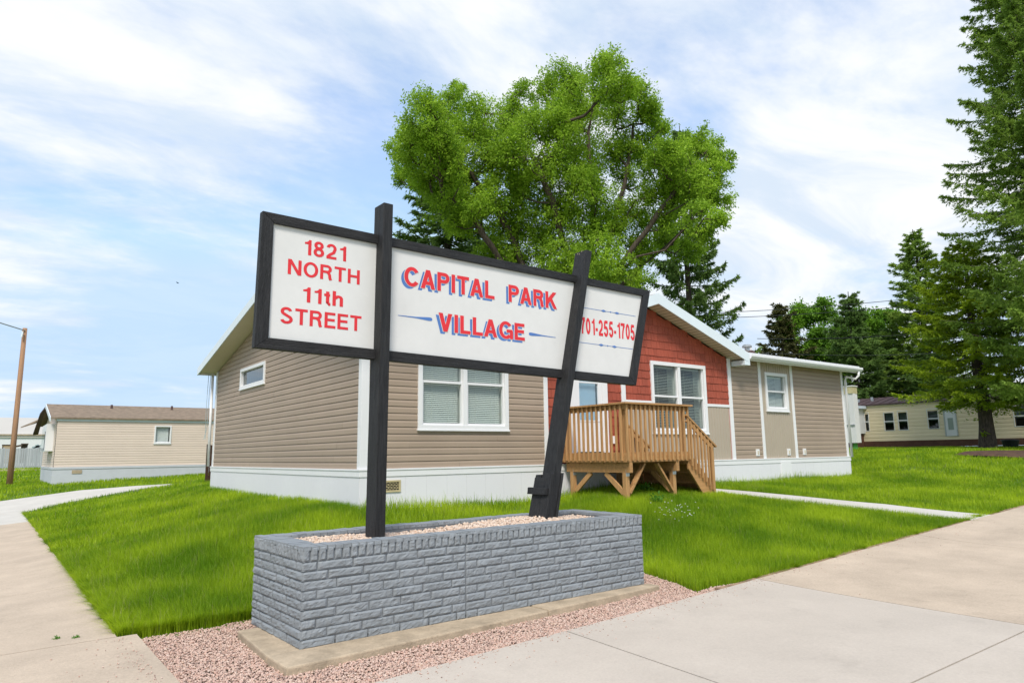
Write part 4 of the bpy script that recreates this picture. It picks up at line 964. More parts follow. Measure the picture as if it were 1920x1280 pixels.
for px, zz in ((209, .2), (322, .22)):
    p = onp(px, 768, 1, 37.2); MB().tube([(p[0], 37.2, lz(37.2)+.1), (p[0], 37.2, lz(37.2)+.1+zz)], .05, 8).build('vent_pipe', M['roofd'], lr)
window(LP, lw, 1, lh, M['white'], fw=.06, rail=False, slat=.05, open_=1.3)
MB().wb(LE, 35.6, 38.2, 1.9, 3.05, 0, .3).build('bay_window', M['white'], lh)
MB().wb(LE, 36.0, 37.8, 1.95, 2.75, .3, .32).build('bay_pane', M['glassd'], lh)
bd = thing('brown_gate', tuple(pg(397, 886)), 'narrow dark brown board gate beside the back corner of the brown home', 'gate')
a = onp(391.5, 884, 1, 27.0); b = onp(405, 834, 1, 27.0); zz0 = gz(a[0], 27)-.05
mb = MB(); [mb.box(a[0]+i*.095, a[0]+i*.095+.088, 27, 27.03, zz0, b[2]) for i in range(5)]; mb.build('boards', M['brownb'], bd)
mb = MB(); mb.box(a[0]-.01, a[0]+.5, 27.031, 27.07, zz0+.2, zz0+.28); mb.box(a[0]-.01, a[0]+.5, 27.031, 27.07, b[2]-.25, b[2]-.17); mb.box(a[0]-.1, a[0]-.012, 27, 27.09, zz0-.1, b[2]+.03); mb.build('gate_frame', M['brownb'], bd)

# ------------------------------------------------------------------ pole with lamp arm
pb = np.array([1.0, 37.7, .48]); ptop = onp(44, 615, 1, 37.7)
po = thing('utility_pole', tuple(pb), 'brown wooden pole with a thin metal lamp arm standing on the left lawn', 'utility pole')
MB().tube([(1.0, 37.7, .2), (1.0, 37.7, 2.5), (1.0, 37.7, ptop[2])], [.125, .108, .09], 14).build('pole', M['pole'], po, smooth=True)
q = onp(-30, 594, 1, 36.5)
MB().tube([(1.0, 37.6, ptop[2]-.12), tuple(onp(0, 605, 1, 37.1)), tuple(q)], .025, 6).build('lamp_arm', M['metal'], po)
lmp = MB(); lmp.tube([(q[0], q[1], q[2]), (q[0]-.2, q[1]-.1, q[2]+.02), (q[0]-.6, q[1]-.3, q[2]), (q[0]-.75, q[1]-.38, q[2]-.02)], [.05, .11, .12, .04], 10); lmp.build('lamp_head', M['metal'], po)
MB().tube([(.93, 37.52, ptop[2]-.2), (.90, 37.5, ptop[2]-.45)], .035, 6).build('insulator', M['fascia'], po)

# ------------------------------------------------------------------ far left: fence, building, yard clutter
FY = 68.0
def fx(px): return onp(px, 850, 1, FY)[0]
fz0 = gz(fx(40), FY)
zt_ = onp(40, 840, 1, FY)[2]; zb_ = onp(40, 874, 1, FY)[2]
fn = thing('grey_fence', (fx(40), FY, zb_), 'long pale grey solid fence in the distance left of the beige home', 'fence')
x0, x1 = fx(-60), fx(110); m_ = MB(); n = 40
for i in range(n): a = x0+(x1-x0)*i/n; m_.box(a, a+(x1-x0)/n-.015, FY+random.uniform(0, .02), FY+.05, zb_-.5, zt_)
m_.build('fence_panels', M['fence'], fn); m_ = MB(); [m_.box(x0+(x1-x0)*i/8-.05, x0+(x1-x0)*i/8+.05, FY+.051, FY+.15, zb_-.5, zt_+.05) for i in range(9)]; m_.build('fence_posts', M['fence'], fn)
BY = 95.0
bx = lambda px: onp(px, 800, 1, BY)[0]
bz = lambda py: onp(40, py, 1, BY)[2]
bl_ = thing('white_building', (bx(40), BY, bz(870)), 'wide white building with a pale low sloped roof beyond the grey fence', 'building')
MB().box(bx(-120), bx(125), BY, BY+16, bz(885), bz(815)).build('wall', M['white'], bl_)
MB().prism([(bx(-130), BY-.12, bz(815)), (bx(-130), BY+8, bz(786)+.6), (bx(-130), BY+17, bz(815)), (bx(-130), BY+17, bz(815)-.3), (bx(-130), BY-.12, bz(815)-.3)], (bx(128)-bx(-130), 0, 0)).build('roof', M['gable'], bl_)
MB().box(bx(-128), bx(126), BY-.2, BY-.13, bz(816), bz(813.5)).build('fascia', M['foot'], bl_)
CY = 74.0
cxx = lambda px: onp(px, 840, 1, CY)[0]
cz = lambda py: onp(30, py, 1, CY)[2]
cr = thing('wooden_crate', (cxx(13), CY, cz(865)), 'tan wooden crate showing above the grey fence left of the pole', 'crate')
mb = MB(); z = cz(868)
while z < cz(836): mb.box(cxx(4), cxx(23), CY, CY+1, z, z+.2); z += .23
mb.build('slats', M['tan'], cr); MB().box(cxx(4), cxx(5.5), CY-.04, CY-.005, cz(868), cz(834)).box(cxx(3), cxx(23), CY-.04, CY-.005, cz(834.5), cz(833)).build('crate_frame', M['brownb'], cr)
eq = thing('brown_machine', (cxx(44), CY, cz(865)), 'dark brown machine with a level boom showing above the fence right of the pole', 'machine')
MB().prism([(cxx(40), CY, cz(868)), (cxx(50), CY, cz(868)), (cxx(52), CY, cz(831)), (cxx(40), CY, cz(831))], (0, 1.2, 0)).build('machine_body', M['rust'], eq, bevel=.05)
MB().beam((cxx(27), CY-.1, cz(837)), (cxx(41), CY-.1, cz(834.5)), .12, .15).build('boom', M['rust'], eq)
MB().prism([(cxx(39), CY-.2, cz(831)), (cxx(53), CY-.2, cz(831)), (cxx(52), CY-.2, cz(833)), (cxx(41), CY-.2, cz(833))], (0, 1.6, 0)).build('machine_hood', M['rust'], eq)
sc_ = thing('metal_heap', (cxx(70), CY, cz(865)), 'pale bluish metal parts piled above the fence beside the beige home', 'scrap metal')
for (a, b, c, d) in ((60, 839, 79, 835), (63, 841, 74, 836), (66, 836, 72, 834)):
    MB().beam((cxx(a), CY, cz(b)), (cxx(c), CY, cz(d)), .15, .18).build('metal_part', M['paleblue'], sc_)
MB().box(cxx(63), cxx(78), CY+.2, CY+1, cz(868), cz(839)).build('metal_stack', M['paleblue'], sc_)

# ------------------------------------------------------------------ right neighbour home
RX = 42.0
RP = lambda s, z, d: (RX-d, s, z)
def rp(px, py): p = onp(px, py, 0, RX); return p[1], p[2]
rh = thing('mobile_home', (RX, 14, 1.45), 'cream sided mobile home with dark brown roof behind the big spruce', 'house')
def rwin(x0, y0, x1, y1):
    a, z1 = rp(x0, y0); b, z0 = rp(x1, y1); return (min(a, b), max(a, b), min(z0, z1), max(z0, z1))
RW = [rwin(1620, 773, 1632, 808), rwin(1656, 773, 1679, 807), rwin(1682, 770, 1705, 806), rwin(1737, 766, 1763, 803), rwin(1898, 760, 1927, 799)]
RD = rwin(1770, 764, 1796, 817)
RYA, RYB = 2.0, 23.2
lap(RP, RYA, RYB, 1.93, 4.05, [(w[0]+.05, w[1]-.05, w[2]+.05, w[3]-.05) for w in RW], expo=.2, d=.02).build('siding', M['cream'], rh)
MB().box(RX+.35, RX+4.3, RYA, RYB, 1.6, 4.0).build('inner_wall', M['dark'], rh)
mb = MB(); z = 1.1
while z < 1.92: mb.box(RX-.02, RX+.1, RYA, RYB, z, z+.085); z += .095
mb.build('skirting', M['brownsk'], rh)
r = MB(); r.prism([(RX-.12, RYA, 4.1), (RX+2.2, RYA, 4.62), (RX+4.5, RYA, 4.1), (RX+4.5, RYA, 4.02), (RX-.12, RYA, 4.02)], (0, RYB-RYA, 0))
rr = r.build('roof', M['roofd'], rh); MB().wb(RP, RYA, RYB, 4.0, 4.06, .02, .08).build('fascia', M['white'], rh)
mb = MB()
for i in range(40): a = RYA+i*.53; mb.prism([(RX-.1, a, 4.11), (RX+2.2, a, 4.63), (RX+2.2, a, 4.655), (RX-.1, a, 4.135)], (0, .04, 0))
mb.build('roof_rib', M['roofd'], rr)
for px, py, xx in ((1610, 753, .8), (1635, 749, 1.1), (1800, 738, .9)):
    p = onp(px, py, 0, RX+xx); MB().tube([(RX+xx, p[1], 4.1), (RX+xx, p[1], p[2]+.15)], .08, 8).build('vent_pipe', M['metal'], rr)
def simple_window(P, w, parent, mat_frame, name='window'):
    s0, s1, z0, z1 = w; f = MB(); fw = .03; zm = (z0+z1)/2
    for q in ((s0, s1, z0, z0+fw), (s0, s1, z1-fw, z1), (s0, s0+fw, z0+fw, z1-fw), (s1-fw, s1, z0+fw, z1-fw), (s0+fw, s1-fw, zm-.03, zm+.03)): f.wb(P, *q, -.05, .04)
    fo = f.build(name, mat_frame, parent); MB().add([P(s0+fw, z0+fw, -.025), P(s1-fw, z0+fw, -.025), P(s1-fw, z1-fw, -.025), P(s0+fw, z1-fw, -.025)], [(0, 1, 2, 3)]).build('pane', M['glassd'], fo)
    MB().wb(P, s0+fw, s1-fw, zm-.1, z1-fw, -.16, -.14).build('curtain', M['blindd'], fo)
    return fo
for w in RW: simple_window(RP, w, rh, M['white'])
dm = MB(); s0, s1, z0, z1 = RD; dm.wb(RP, s0, s1, z0, z1, 0, .05)
do_ = dm.build('door', M['white'], rh, bevel=.01); MB().wb(RP, s0+.13, s1-.13, z0+.35, z0+.98, .05, .06).build('pane', M['blindd'], do_); MB().wb(RP, s0-.06, s0-.001, z0, z1+.06, 0, .06).wb(RP, s1+.001, s1+.06, z0, z1+.06, 0, .06).build('door_frame', M['metal'], rh)
y0, zz = rp(1834, 765); MB().wb(RP, y0-.08, y0+.08, zz-.08, zz+.08, .01, .06).build('exhaust_vent', M['roofd'], rh)
# entry bump-out of this home, white
ya, _ = rp(1613, 780); ves = MB(); XV = 41.0; yv0, yv1 = onp(1621.5, 790, 0, RX)[1], onp(1590, 790, 0, XV)[1]
vz0, vz1 = onp(1615, 812, 0, XV)[2], onp(1615, 765, 0, XV)[2]
ves.box(XV, RX-.03, yv0, yv1, vz0, vz1); vo = ves.build('entry_porch', M['white'], rh)
MB().box(XV-.2, RX-.03, yv0-.2, yv1+.2, vz1, vz1+.16).build('porch_roof', M['fascia'], vo); MB().box(XV+.3, RX-.1, yv0+.1, yv1-.1, 1.2, vz0-.001).build('porch_base', M['brownsk'], vo)
# white cabinet on a green post
CX = 33.0
cb = thing('white_shed', (CX, 17.2, gz(CX, 17.2)), 'tall white ribbed cabinet with yellowed top band raised on a green post', 'shed')
cy0 = onp(1603, 780, 0, CX)[1]; cy1 = cy0+1.3; czb, czt = onp(1616, 829.5, 0, CX)[2], onp(1600, 737, 0, CX)[2]; cz2 = onp(1600, 724, 0, CX)[2]
mb = MB(); n = 14
for i in range(n): a = cy0+(cy1-cy0)*i/n; mb.box(CX+random.uniform(-.006, .006), CX+.2, a+.003, a+(cy1-cy0)/n-.003, czb, czt)
mb.box(CX+.02, CX+.42, cy0+.01, cy1-.01, czb+.01, czt-.01); mb.build('panel_body', M['white'], cb)
MB().box(CX-.03, CX+.43, cy0, cy1, czt, cz2).build('top_band', M['yellowband'], cb); MB().box(CX-.05, CX+.45, cy0-.03, cy1+.03, cz2, cz2+.05).build('lid', M['white'], cb)
zr_ = onp(1605, 796, 0, CX)[2]; MB().box(CX-.04, CX-.008, cy0+.03, cy1, zr_-.035, zr_+.025).build('latch_bar', M['metal'], cb)
MB().prism([(CX-.035, cy0+.22, czt+.05), (CX-.035, cy0+.32, czt+.05), (CX-.035, cy0+.27, czt+.16)], (-.01, 0, 0)).build('marker', M['orange'], cb)
MB().box(CX+.1, CX+.25, cy0+.12, cy0+.27, 1.0, czb-.002).build('post', M['green'], cb); MB().box(CX+.1, CX+.25, cy1-.27, cy1-.12, 1.0, czb-.002).build('post', M['green'], cb)
# black bin
bq = onp(1896, 841, 0, 39.0); bb = thing('trash_bin', (39.0, bq[1], gz(39, bq[1])), 'small black plastic bin against the brown skirting behind the spruce', 'bin')
zb0 = gz(39, bq[1])-.05; zt_ = onp(1896, 823, 0, 39.0)[2]
MB().tube([(39, bq[1], zb0), (39, bq[1], zt_-.06)], [.27, .36], 16).build('bin_body', M['black_rub'], bb, smooth=False); MB().tube([(39, bq[1], zt_-.07), (39, bq[1], zt_-.02), (39, bq[1], zt_)], [.39, .38, .2], 16).build('bin_lid', M['black_rub'], bb)

# ------------------------------------------------------------------ power lines
for i, (a, b, dep, lab) in enumerate((((1345, 590), (1750, 552), 46, 'uppermost of the four thin overhead wires between the trees'), ((1345, 600), (1750, 566), 46, 'thin overhead wire just below the uppermost one'), ((1540, 636), (1690, 624), 47, 'third overhead wire down, crossing the middle spruces'), ((1560, 667), (1690, 661), 47, 'lowest thin overhead wire crossing the dark spruces'))):
    a, b = np.array(a, float), np.array(b, float); d = b-a; P0 = a-d/np.linalg.norm(d)*120; P1 = b+d/np.linalg.norm(d)*330
    pts = [atd(*(P0+(P1-P0)*t), dep)-np.array([0, 0, .55*(1-(2*t-1)**2)])+np.array([0, 0, .4]) for t in np.linspace(0, 1, 16)]
    o = MB().tube(pts, .02, 5).build('power_line', M['black_rub']); tag(o, lab, 'power line', 'overhead wires behind the home')

# ------------------------------------------------------------------ trees
def leaf_tree(name, base, clumps, crad, label, lm, bm, nleaf, lsize, trunk_h, r0, seed, group=None, cat='tree', limbs=()):
    rg = np.random.default_rng(seed); root = thing(name, tuple(base), label, cat, group); base = np.array(base, float)
    nodes = [base+np.array([0, 0, -.3])]; par = [-1]
    for k in range(1, 6): nodes.append(base+np.array([0, 0, trunk_h*k/5])+rg.normal(0, .06, 3)); par.append(k-1)
    top = nodes[-1]; order = np.argsort(np.linalg.norm(clumps-top, axis=1))
    plen = [0, 0, 0, 0, 0, 0.0]
    tips = []
    for path in limbs:
        last = 5; prev = nodes[5]; L_ = 0
        for q in path:
            q = np.array(q); d_ = np.linalg.norm(q-prev); m = max(1, int(d_/.7)); L_ += d_
            for k in range(1, m+1): nodes.append(prev+(q-prev)*k/m+rg.normal(0, .05, 3)); par.append(last); plen.append(L_*.45); last = len(nodes)-1
            prev = q
        tips.append(last)
    for ci in order:
        c = clumps[ci]; N = np.array(nodes); dd_ = np.linalg.norm(N-c, axis=1)
        up = np.clip((N[:, 2]-c[2]), 0, None)
        cost = dd_+.35*np.array(plen)+up*1.2; cost[:4] += 50
        j = int(np.argmin(cost)); p = nodes[j]; seg = max(2, int(dd_[j]/.8)); last = j
        for s in range(1, seg+1):
            t = s/seg; q = p+(c-p)*t+(rg.normal(0, .10, 3)*(1 if s < seg else 0))+np.array([0, 0, -.12*dd_[j]*math.sin(math.pi*t)*.5])
            nodes.append(q); par.append(last); plen.append(plen[last]+dd_[j]/seg); last = len(nodes)-1
        tips.append(last)
    w = np.zeros(len(nodes))
    for t in tips: w[t] += 1
    for i in range(len(nodes)-1, 0, -1): w[par[i]] += w[i]
    rad = r0*np.sqrt(np.maximum(w, .6)/w[0])
    rad = np.maximum(rad, .018)
    ch = {}
    for i, p in enumerate(par):
        if p >= 0: ch.setdefault(p, []).append(i)
    mb = MB(); done = set()
    for i in range(len(nodes)):
        if i in done: continue
    stack = [0]
    while stack:   # follow the thickest child, so limbs stay continuous
        s = stack.pop(); chain = [s] if par[s] < 0 else [par[s], s]; cur = s
        while cur in ch:
            cs = sorted(ch[cur], key=lambda q: -w[q]); stack += cs[1:]; cur = cs[0]; chain.append(cur)
        rr_ = [rad[q] for q in chain]
        if par[s] >= 0: rr_[0] = min(rr_[0], rr_[1]*1.15)
        mb.tube([nodes[q] for q in chain], rr_, 6 if rr_[-1] < .1 else 8, cap=False)
    mb.build('trunk', bm, root, smooth=True)
    # each clump is a bunch of leafy sprays that point outwards and up
    K_ = 20; nc = len(clumps); sc_ = np.repeat(clumps, K_, axis=0); sr = np.repeat(crad, K_)
    ax = rg.normal(0, 1, (nc*K_, 3)); ax /= np.linalg.norm(ax, axis=1)[:, None]
    so0 = sc_+ax*(sr*rg.uniform(.0, .75, nc*K_))[:, None]*np.array([1, 1, .8])
    out_ = clumps-clumps.mean(0); out_ /= np.linalg.norm(out_, axis=1)[:, None]
    ax = ax*.8+np.repeat(out_, K_, axis=0)*.55+np.array([0, 0, .45])+rg.normal(0, .3, (nc*K_, 3)); ax /= np.linalg.norm(ax, axis=1)[:, None]
    sl_ = sr*rg.uniform(.45, 1.05, nc*K_)
    per = max(2, nleaf//(nc*K_)); u = rg.uniform(0, 1, (nc*K_, per))
    C = so0[:, None]+ax[:, None]*(u*sl_[:, None])[..., None]+rg.normal(0, 1, (nc*K_, per, 3))*(.10*lsize/.11*(1.15-.6*u))[..., None]
    C = C.reshape(-1, 3); n = len(C); d = np.repeat(ax, per, axis=0)
    t = d/np.maximum(np.linalg.norm(d, axis=1), 1e-3)[:, None]+rg.normal(0, .8, (n, 3))-np.array([0, 0, .35]); t /= np.linalg.norm(t, axis=1)[:, None]
    s = np.cross(t, rg.normal(0, 1, (n, 3))); s /= np.linalg.norm(s, axis=1)[:, None]
    L = lsize*rg.uniform(.6, 1.4, n)[:, None]; nn = np.cross(t, s)
    V = np.stack([C, C+t*L*.5+s*L*.24+nn*L*.06, C+t*L-np.array([0, 0, .15])*L, C+t*L*.5-s*L*.24+nn*L*.06], 1).reshape(-1, 3)
    F = np.arange(n*4).reshape(-1, 4)
    link('crown', npmesh('crown', V, F), lm, root)
    return root
def lobes(lst, depth, spread, per, seed, scale=1.0):
    rg = np.random.default_rng(seed); C = []; Rr = []
    for px, py, r in lst:
        rm = r*depth/FPX; c = atd(px, py, depth+rg.normal(0, spread))
        for k in range(max(3, int(per*(r/60)**2))):
            d = rg.normal(0, 1, 3); d /= np.linalg.norm(d); d *= rg.uniform(.15, 1)**.4*rm*.82; C.append(c+d); Rr.append(rm*rg.uniform(.36, .60)*scale)
    return np.array(C), np.array(Rr)
big = [(1270, 330, 50), (1255, 440, 45), (1180, 530, 50), (1290, 470, 30), (1060, 320, 60), (960, 330, 60), (830, 290, 50), (1340, 330, 36), (1240, 300, 40), (1040, 230, 50), (930, 500, 55), (850, 395, 42), (1080, 520, 60), (765, 325, 36), (800, 270, 50), (1140, 122, 30), (860, 175, 26), (790, 232, 56), (850, 214, 52), (768, 285, 46), (920, 235, 60), (985, 195, 42), (1055, 178, 62), (1140, 160, 56), (1180, 200, 52), (1222, 238, 42), (1100, 250, 85), (1000, 285, 80), (880, 295, 75), (1190, 305, 66), (1308, 285, 50), (1345, 305, 36), (1338, 365, 40), (1290, 350, 50), (1318, 415, 38), (820, 340, 50), (890, 370, 60), (1000, 390, 75), (1100, 365, 75), (1060, 455, 75), (960, 460, 55), (1170, 420, 56), (1235, 385, 50), (1130, 490, 55), (1010, 540, 50), (1200, 470, 36), (870, 420, 34), (1250, 290, 40), (940, 540, 45), (1100, 560, 45)]
C, Rr = lobes(big, 31.5, 1.6, 26, 11, .82)
tb = atd(1105, 850, 31.5); tb[2] = gz(tb[0], tb[1])
LIMB = [([(1040, 600), (1000, 530), (971, 466), (932, 395), (888, 330), (840, 290), (800, 250)], .3), ([(1030, 590), (960, 510), (905, 440), (880, 390), (830, 370)], -1.0), ([(1140, 560), (1170, 490), (1235, 400), (1290, 320), (1325, 280)], -.8),
        ([(1100, 560), (1110, 450), (1110, 330), (1100, 250), (1120, 170)], .6), ([(1090, 560), (1060, 460), (1040, 380), (1000, 300), (960, 230)], -.6), ([(1120, 540), (1150, 420), (1180, 320), (1190, 230)], 1.0), ([(1130, 570), (1200, 500), (1260, 450), (1310, 410)], 1.2)]
LIMB = [[atd(px, py, 31.5+o*min(1, i/2)) for i, (px, py) in enumerate(p)] for p, o in LIMB]
leaf_tree('ash_tree', tb, C, Rr, 'big bright green broadleaf tree rising behind the brown home', M['leaf'], M['bark'], 380000, .11, 3.2, .42, 3, limbs=LIMB)
def spruce_mesh(H, Rb, clear, seed, dens=1.0, tri=.16, droop=.25, blunt=.75, twig=1.0, tk=1.0, sprigs=0):
    rg = np.random.default_rng(seed); z = clear; V = []; tb_ = MB()
    nk = 9
    tb_.tube([(rg.normal(0, .02), rg.normal(0, .02), H*k/nk-.3*(k == 0)) for k in range(nk+1)], [max(.02, H*.0155*tk*(1-k/nk)**.8+.01)*(1.3 if k == 0 else 1) for k in range(nk+1)], 10)
    P_all, T_all, L_all = [], [], []
    first = [(rg.uniform(.5, clear), rg.uniform(0, 6.28)) for _ in range(sprigs)]
    for zz, az in first:   # short sprigs straight from the trunk
        k = 9; u = rg.uniform(.2, 1, k); dv = np.array([math.cos(az), math.sin(az), -.05]); L = rg.uniform(.75, 1.15)
        for f in (.5, 1.0):
            P_all.append(np.array([0, 0, zz])+dv*(L*u*f)[:, None]+rg.normal(0, .06, (k, 3))); T_all.append(dv+rg.normal(0, .4, (k, 3))); L_all.append(np.full(k, tri))
    while z < H-.15:
        t = (z-clear)/(H-clear); Lr = Rb*(1-t)**blunt+.12; nb = max(4, int(rg.integers(6, 9)))
        if t < .08: Lr *= .75+t*3
        a0 = rg.uniform(0, 6.28)
        for b in range(nb):
            az = a0+6.283*b/nb+rg.normal(0, .18); L = Lr*rg.uniform(.55, 1.2)
            dirx = np.array([math.cos(az), math.sin(az), 0]); zz = z+rg.normal(0, .1)
            m = max(3, int(L/.28)); sl = rg.uniform(.15, .35)*(1 if t > .75 else -.1)-droop*(1-t)*.6
            s = np.linspace(0, 1, m+1); cur = np.stack([dirx[0]*L*s, dirx[1]*L*s, zz+L*(sl*s+(.22 if t < .8 else .1)*s**3)], 1)
            if L > .5: tb_.tube([tuple(p) for p in cur[::max(1, m//3)]], [max(.006, .012*L*(1-q/(len(cur[::max(1, m//3)])))) for q in range(len(cur[::max(1, m//3)]))], 4, cap=False)
            k = int(dens*(L*26+5)); u = rg.uniform(.12, 1, k)**.8
            pc = np.stack([np.interp(u, s, cur[:, i]) for i in range(3)], 1)
            side = np.array([-dirx[1], dirx[0], 0]); sg_ = rg.choice([-1, 1], k)
            wl_ = np.minimum(.62, .10+.5*L*(1-u))*rg.uniform(.25, 1, k)*twig
            # twigs run sideways and forwards, hanging a little
            td = side[None]*sg_[:, None]*rg.uniform(.5, 1, k)[:, None]+dirx[None]*rg.uniform(.3, .9, k)[:, None]+np.array([0, 0, 1])[None]*(rg.normal(-.25, .25, k)[:, None])
            td /= np.linalg.norm(td, axis=1)[:, None]
            for f in (.12, .42, .72, 1.0):
                keep = rg.uniform(0, 1, k) < .9
                P_all.append((pc+td*(wl_*f)[:, None]-np.array([0, 0, .12])*(wl_*f*f)[:, None])[keep]); T_all.append((td+rg.normal(0, .30, (k, 3)))[keep]); L_all.append((np.full(k, tri)*rg.uniform(.7, 1.3, k))[keep])
        z += (.36+.14*(1-t))*rg.uniform(.7, 1.3)
    P = np.concatenate(P_all); T = np.concatenate(T_all); Ln = np.concatenate(L_all)
    T[:, 2] += .05; T /= np.linalg.norm(T, axis=1)[:, None]
    n = len(P); Vs = []
    for k in range(3):   # each tuft: three narrow needle sprays fanning out
        dv = T+rg.normal(0, .42, (n, 3)); dv /= np.linalg.norm(dv, axis=1)[:, None]
        s = np.cross(dv, rg.normal(0, 1, (n, 3))); s /= np.maximum(np.linalg.norm(s, axis=1), 1e-3)[:, None]
        Vs.append(np.stack([P+s*(Ln*.17)[:, None], P-s*(Ln*.17)[:, None], P+dv*Ln[:, None]], 1))
    V = np.concatenate(Vs).reshape(-1, 3)
    return npmesh('crown', V, np.arange(len(V)).reshape(-1, 3)), tb_.mesh('trunk')
def place_spruce(meshes, px, depth, m, label, scale=(1, 1, 1), rot=0, group='spruces around the homes', base=None):
    b = atd(px, 845, depth) if base is None else np.array(base, float)
    b[2] = gz(b[0], b[1]); o = thing('spruce_tree', tuple(b), label, 'tree', group); o.rotation_euler = (0, 0, rot); o.scale = scale
    for nm, me, mm in (('crown', meshes[0].copy() if m is not None else meshes[0], m), ('trunk', meshes[1], M['barkg'])):
        c = bpy.data.objects.new(nm, me); COL.objects.link(c); c.parent = o; me.materials.clear(); me.materials.append(mm)
    return o
bx_ = lambda px, top, dep: (845-top)*dep/FPX
s1_ = spruce_mesh(15.5, 3.6, .8, 21, 1.0, .17)
s2_ = spruce_mesh(12.0, 3.3, .4, 22, 1.0, .19)
s3_ = spruce_mesh(11.0, 3.4, 2.6, 23, 1.6, .13, .55, .55, 1.15, 1.8, 14)
s4_ = spruce_mesh(27.0, 4.6, 2.6, 24, 1.35, .14, .40, .8, 1.15)
place_spruce(s1_, 838, 37, M['spruced'], 'dark spruce left of the big broadleaf tree, above the sign top', (1.85, 1.85, 1.12), .4)
place_spruce(s1_, 1308, 38, M['spruced'], 'dark drooping spruce right of the big tree behind the red gable', (1.0, 1.0, 1.24), 2.1)
place_spruce(s2_, 1483, 56, M['spruceb'], 'thin bronze green spruce leftmost of the distant row over the gutter', (1.35, 1.35, 1.02), .9)
place_spruce(s2_, 1618, 50, M['spruced'], 'mid sized spruce in the distant row over the home end', (1.25, 1.25, .97), 3.0)
place_spruce(s1_, 1758, 50, M['spruce'], 'tall pointed spruce of the distant row standing over the cream home', (1.35, 1.35, 1.06), 5.0)
place_spruce(s2_, 1690, 53, M['spruced'], 'low dark spruce filling the row left of the tall pointed one', (1.35, 1.35, .80), 1.7)
place_spruce(s3_, 1853, 31, M['sprucef'], 'spruce with thick grey trunk and fresh green drooping boughs in the right lawn', (1, 1, .88), .3)
place_spruce(s4_, 2030, 28, M['spruce'], 'tallest spruce reaching above the picture at the right edge', (1, 1, 1), 1.1)
fl = [(1650, 600, 26), (1640, 640, 34), (1500, 630, 34), (1515, 600, 30), (1505, 592, 26), (1545, 582, 30), (1600, 592, 32), (1560, 640, 48), (1628, 612, 20), (1525, 650, 36), (1610, 650, 40), (1645, 660, 30), (1570, 700, 40)]
C, Rr = lobes(fl, 58, 1.0, 14, 12, 1.2); tb = atd(1575, 845, 58); tb[2] = gz(tb[0], tb[1])
leaf_tree('broadleaf_tree', tb, C, Rr, 'pale green broadleaf tree between the distant spruces', M['leaf2'], M['bark'], 60000, .22, 2.5, .3, 5)
fl = [(1745, 585, 30), (1765, 620, 34), (1735, 640, 32), (1760, 680, 36), (1715, 690, 30), (1680, 700, 34), (1640, 710, 30), (1790, 600, 30)]
C, Rr = lobes(fl, 46, .8, 14, 15, 1.2); tb = atd(1745, 845, 46); tb[2] = gz(tb[0], tb[1])
place_spruce(s2_, 1765, 47, M['spruced'], 'broad low spruce just behind the cream home, right of the tall pointed one', (1.35, 1.35, .62), 2.4)
# ------------------------------------------------------------------ lawn grass
HOUSEP = [(XW-.06, YW-.06), (XE+.06, YW-.06), (XE+.06, YB), (XW-.06, YB)]
EX = [HOUSEP, [tuple(p) for p in WALK], GRAV, [PL(-.02, -.1, 0)[:2], PL(PLEN+.02, -.1, 0)[:2], PL(PLEN+.02, PDEP+.02, 0)[:2], PL(-.02, PDEP+.02, 0)[:2]],
      [(LX, LY), (LX1, LY), (LX1, LYB), (LX, LYB)], [(1.04, 25.0)]+[tuple(p) for p in pA[1:]]+[tuple(p) for p in pB[1:]][::-1]+[(-3, 27)], [tuple(p[:2]) for p in sp]]
def grass_pts(x0, x1, y0, y1, dens):
    n = int((x1-x0)*(y1-y0)*dens); x = rng.uniform(x0, x1, n); y = rng.uniform(y0, y1, n)
    z = (x*CF[0]+y*CF[1])
    px = FPX*((x*CR[0]+y*CR[1]-1.0*CR[2])/np.maximum(z, .1))+960
    k = (z > 2) & (px > -60) & (px < 1985)
    # never on the paving
    edge = np.where(x < 7.4, 4.255+.105*x, 5.03+.012*(x-7.4))
    jit = rng.normal(0, .025, n)
    k &= y > edge+.06+jit; k &= ~((x < 1.05+np.abs(jit)*.6) & (y < 25.2))
    k &= ~((x < 1.25) & (y < 7.1))
    x, y = x[k], y[k]
    for p in EX:
        c = inpoly(x, y, p); x, y = x[~c], y[~c]
    return x, y
zones = [(1, 9, 5, 9.3, 7000, .078, .0032), (9, 14, 5, 9.3, 4200, .068, .0042), (1, 4.9, 9.3, 13, 4800, .09, .0042), (1, 4.9, 13, 20, 1300, .08, .008), (1, 10, 20, 27, 420, .08, .013), (4.8, 21, 9.3, 10.45, 1500, .08, .007), (14, 21, 5, 9.3, 1500, .065, .0075), (20.2, 27, 5, 18, 650, .07, .012), (27, 42, 4, 24, 200, .07, .02), (-4, 9, 27, 42, 160, .07, .02), (-8, 6, 42, 66, 40, .08, .05)]
PX_, PY_, HH, WW = [], [], [], []
for x0, x1, y0, y1, dens, h, w in zones:
    x, y = grass_pts(x0, x1, y0, y1, dens)
    if len(x) == 0: continue
    hn = 1+.55*np.sin(x*1.3+y*.7)*np.sin(y*1.1-x*.4)*.6+rng.normal(0, .22, len(x))
    PX_.append(x); PY_.append(y); HH.append(h*np.clip(hn, .35, 1.9)); WW.append(np.full(len(x), w))
x, y, h, w = (np.concatenate(q) for q in (PX_, PY_, HH, WW))
# longer uncut growth on the left lawn and against walls
left = np.exp(-np.clip(x-1.0, 0, 9)/1.8)*(y > 6.8)*(y < 22); h *= 1+.35*left
h *= np.where((np.abs(y-10.35) < .14) & (x > 4.8), np.where(rng.uniform(0, 1, len(x)) < .25, 2.0, 1.0), 1.0)
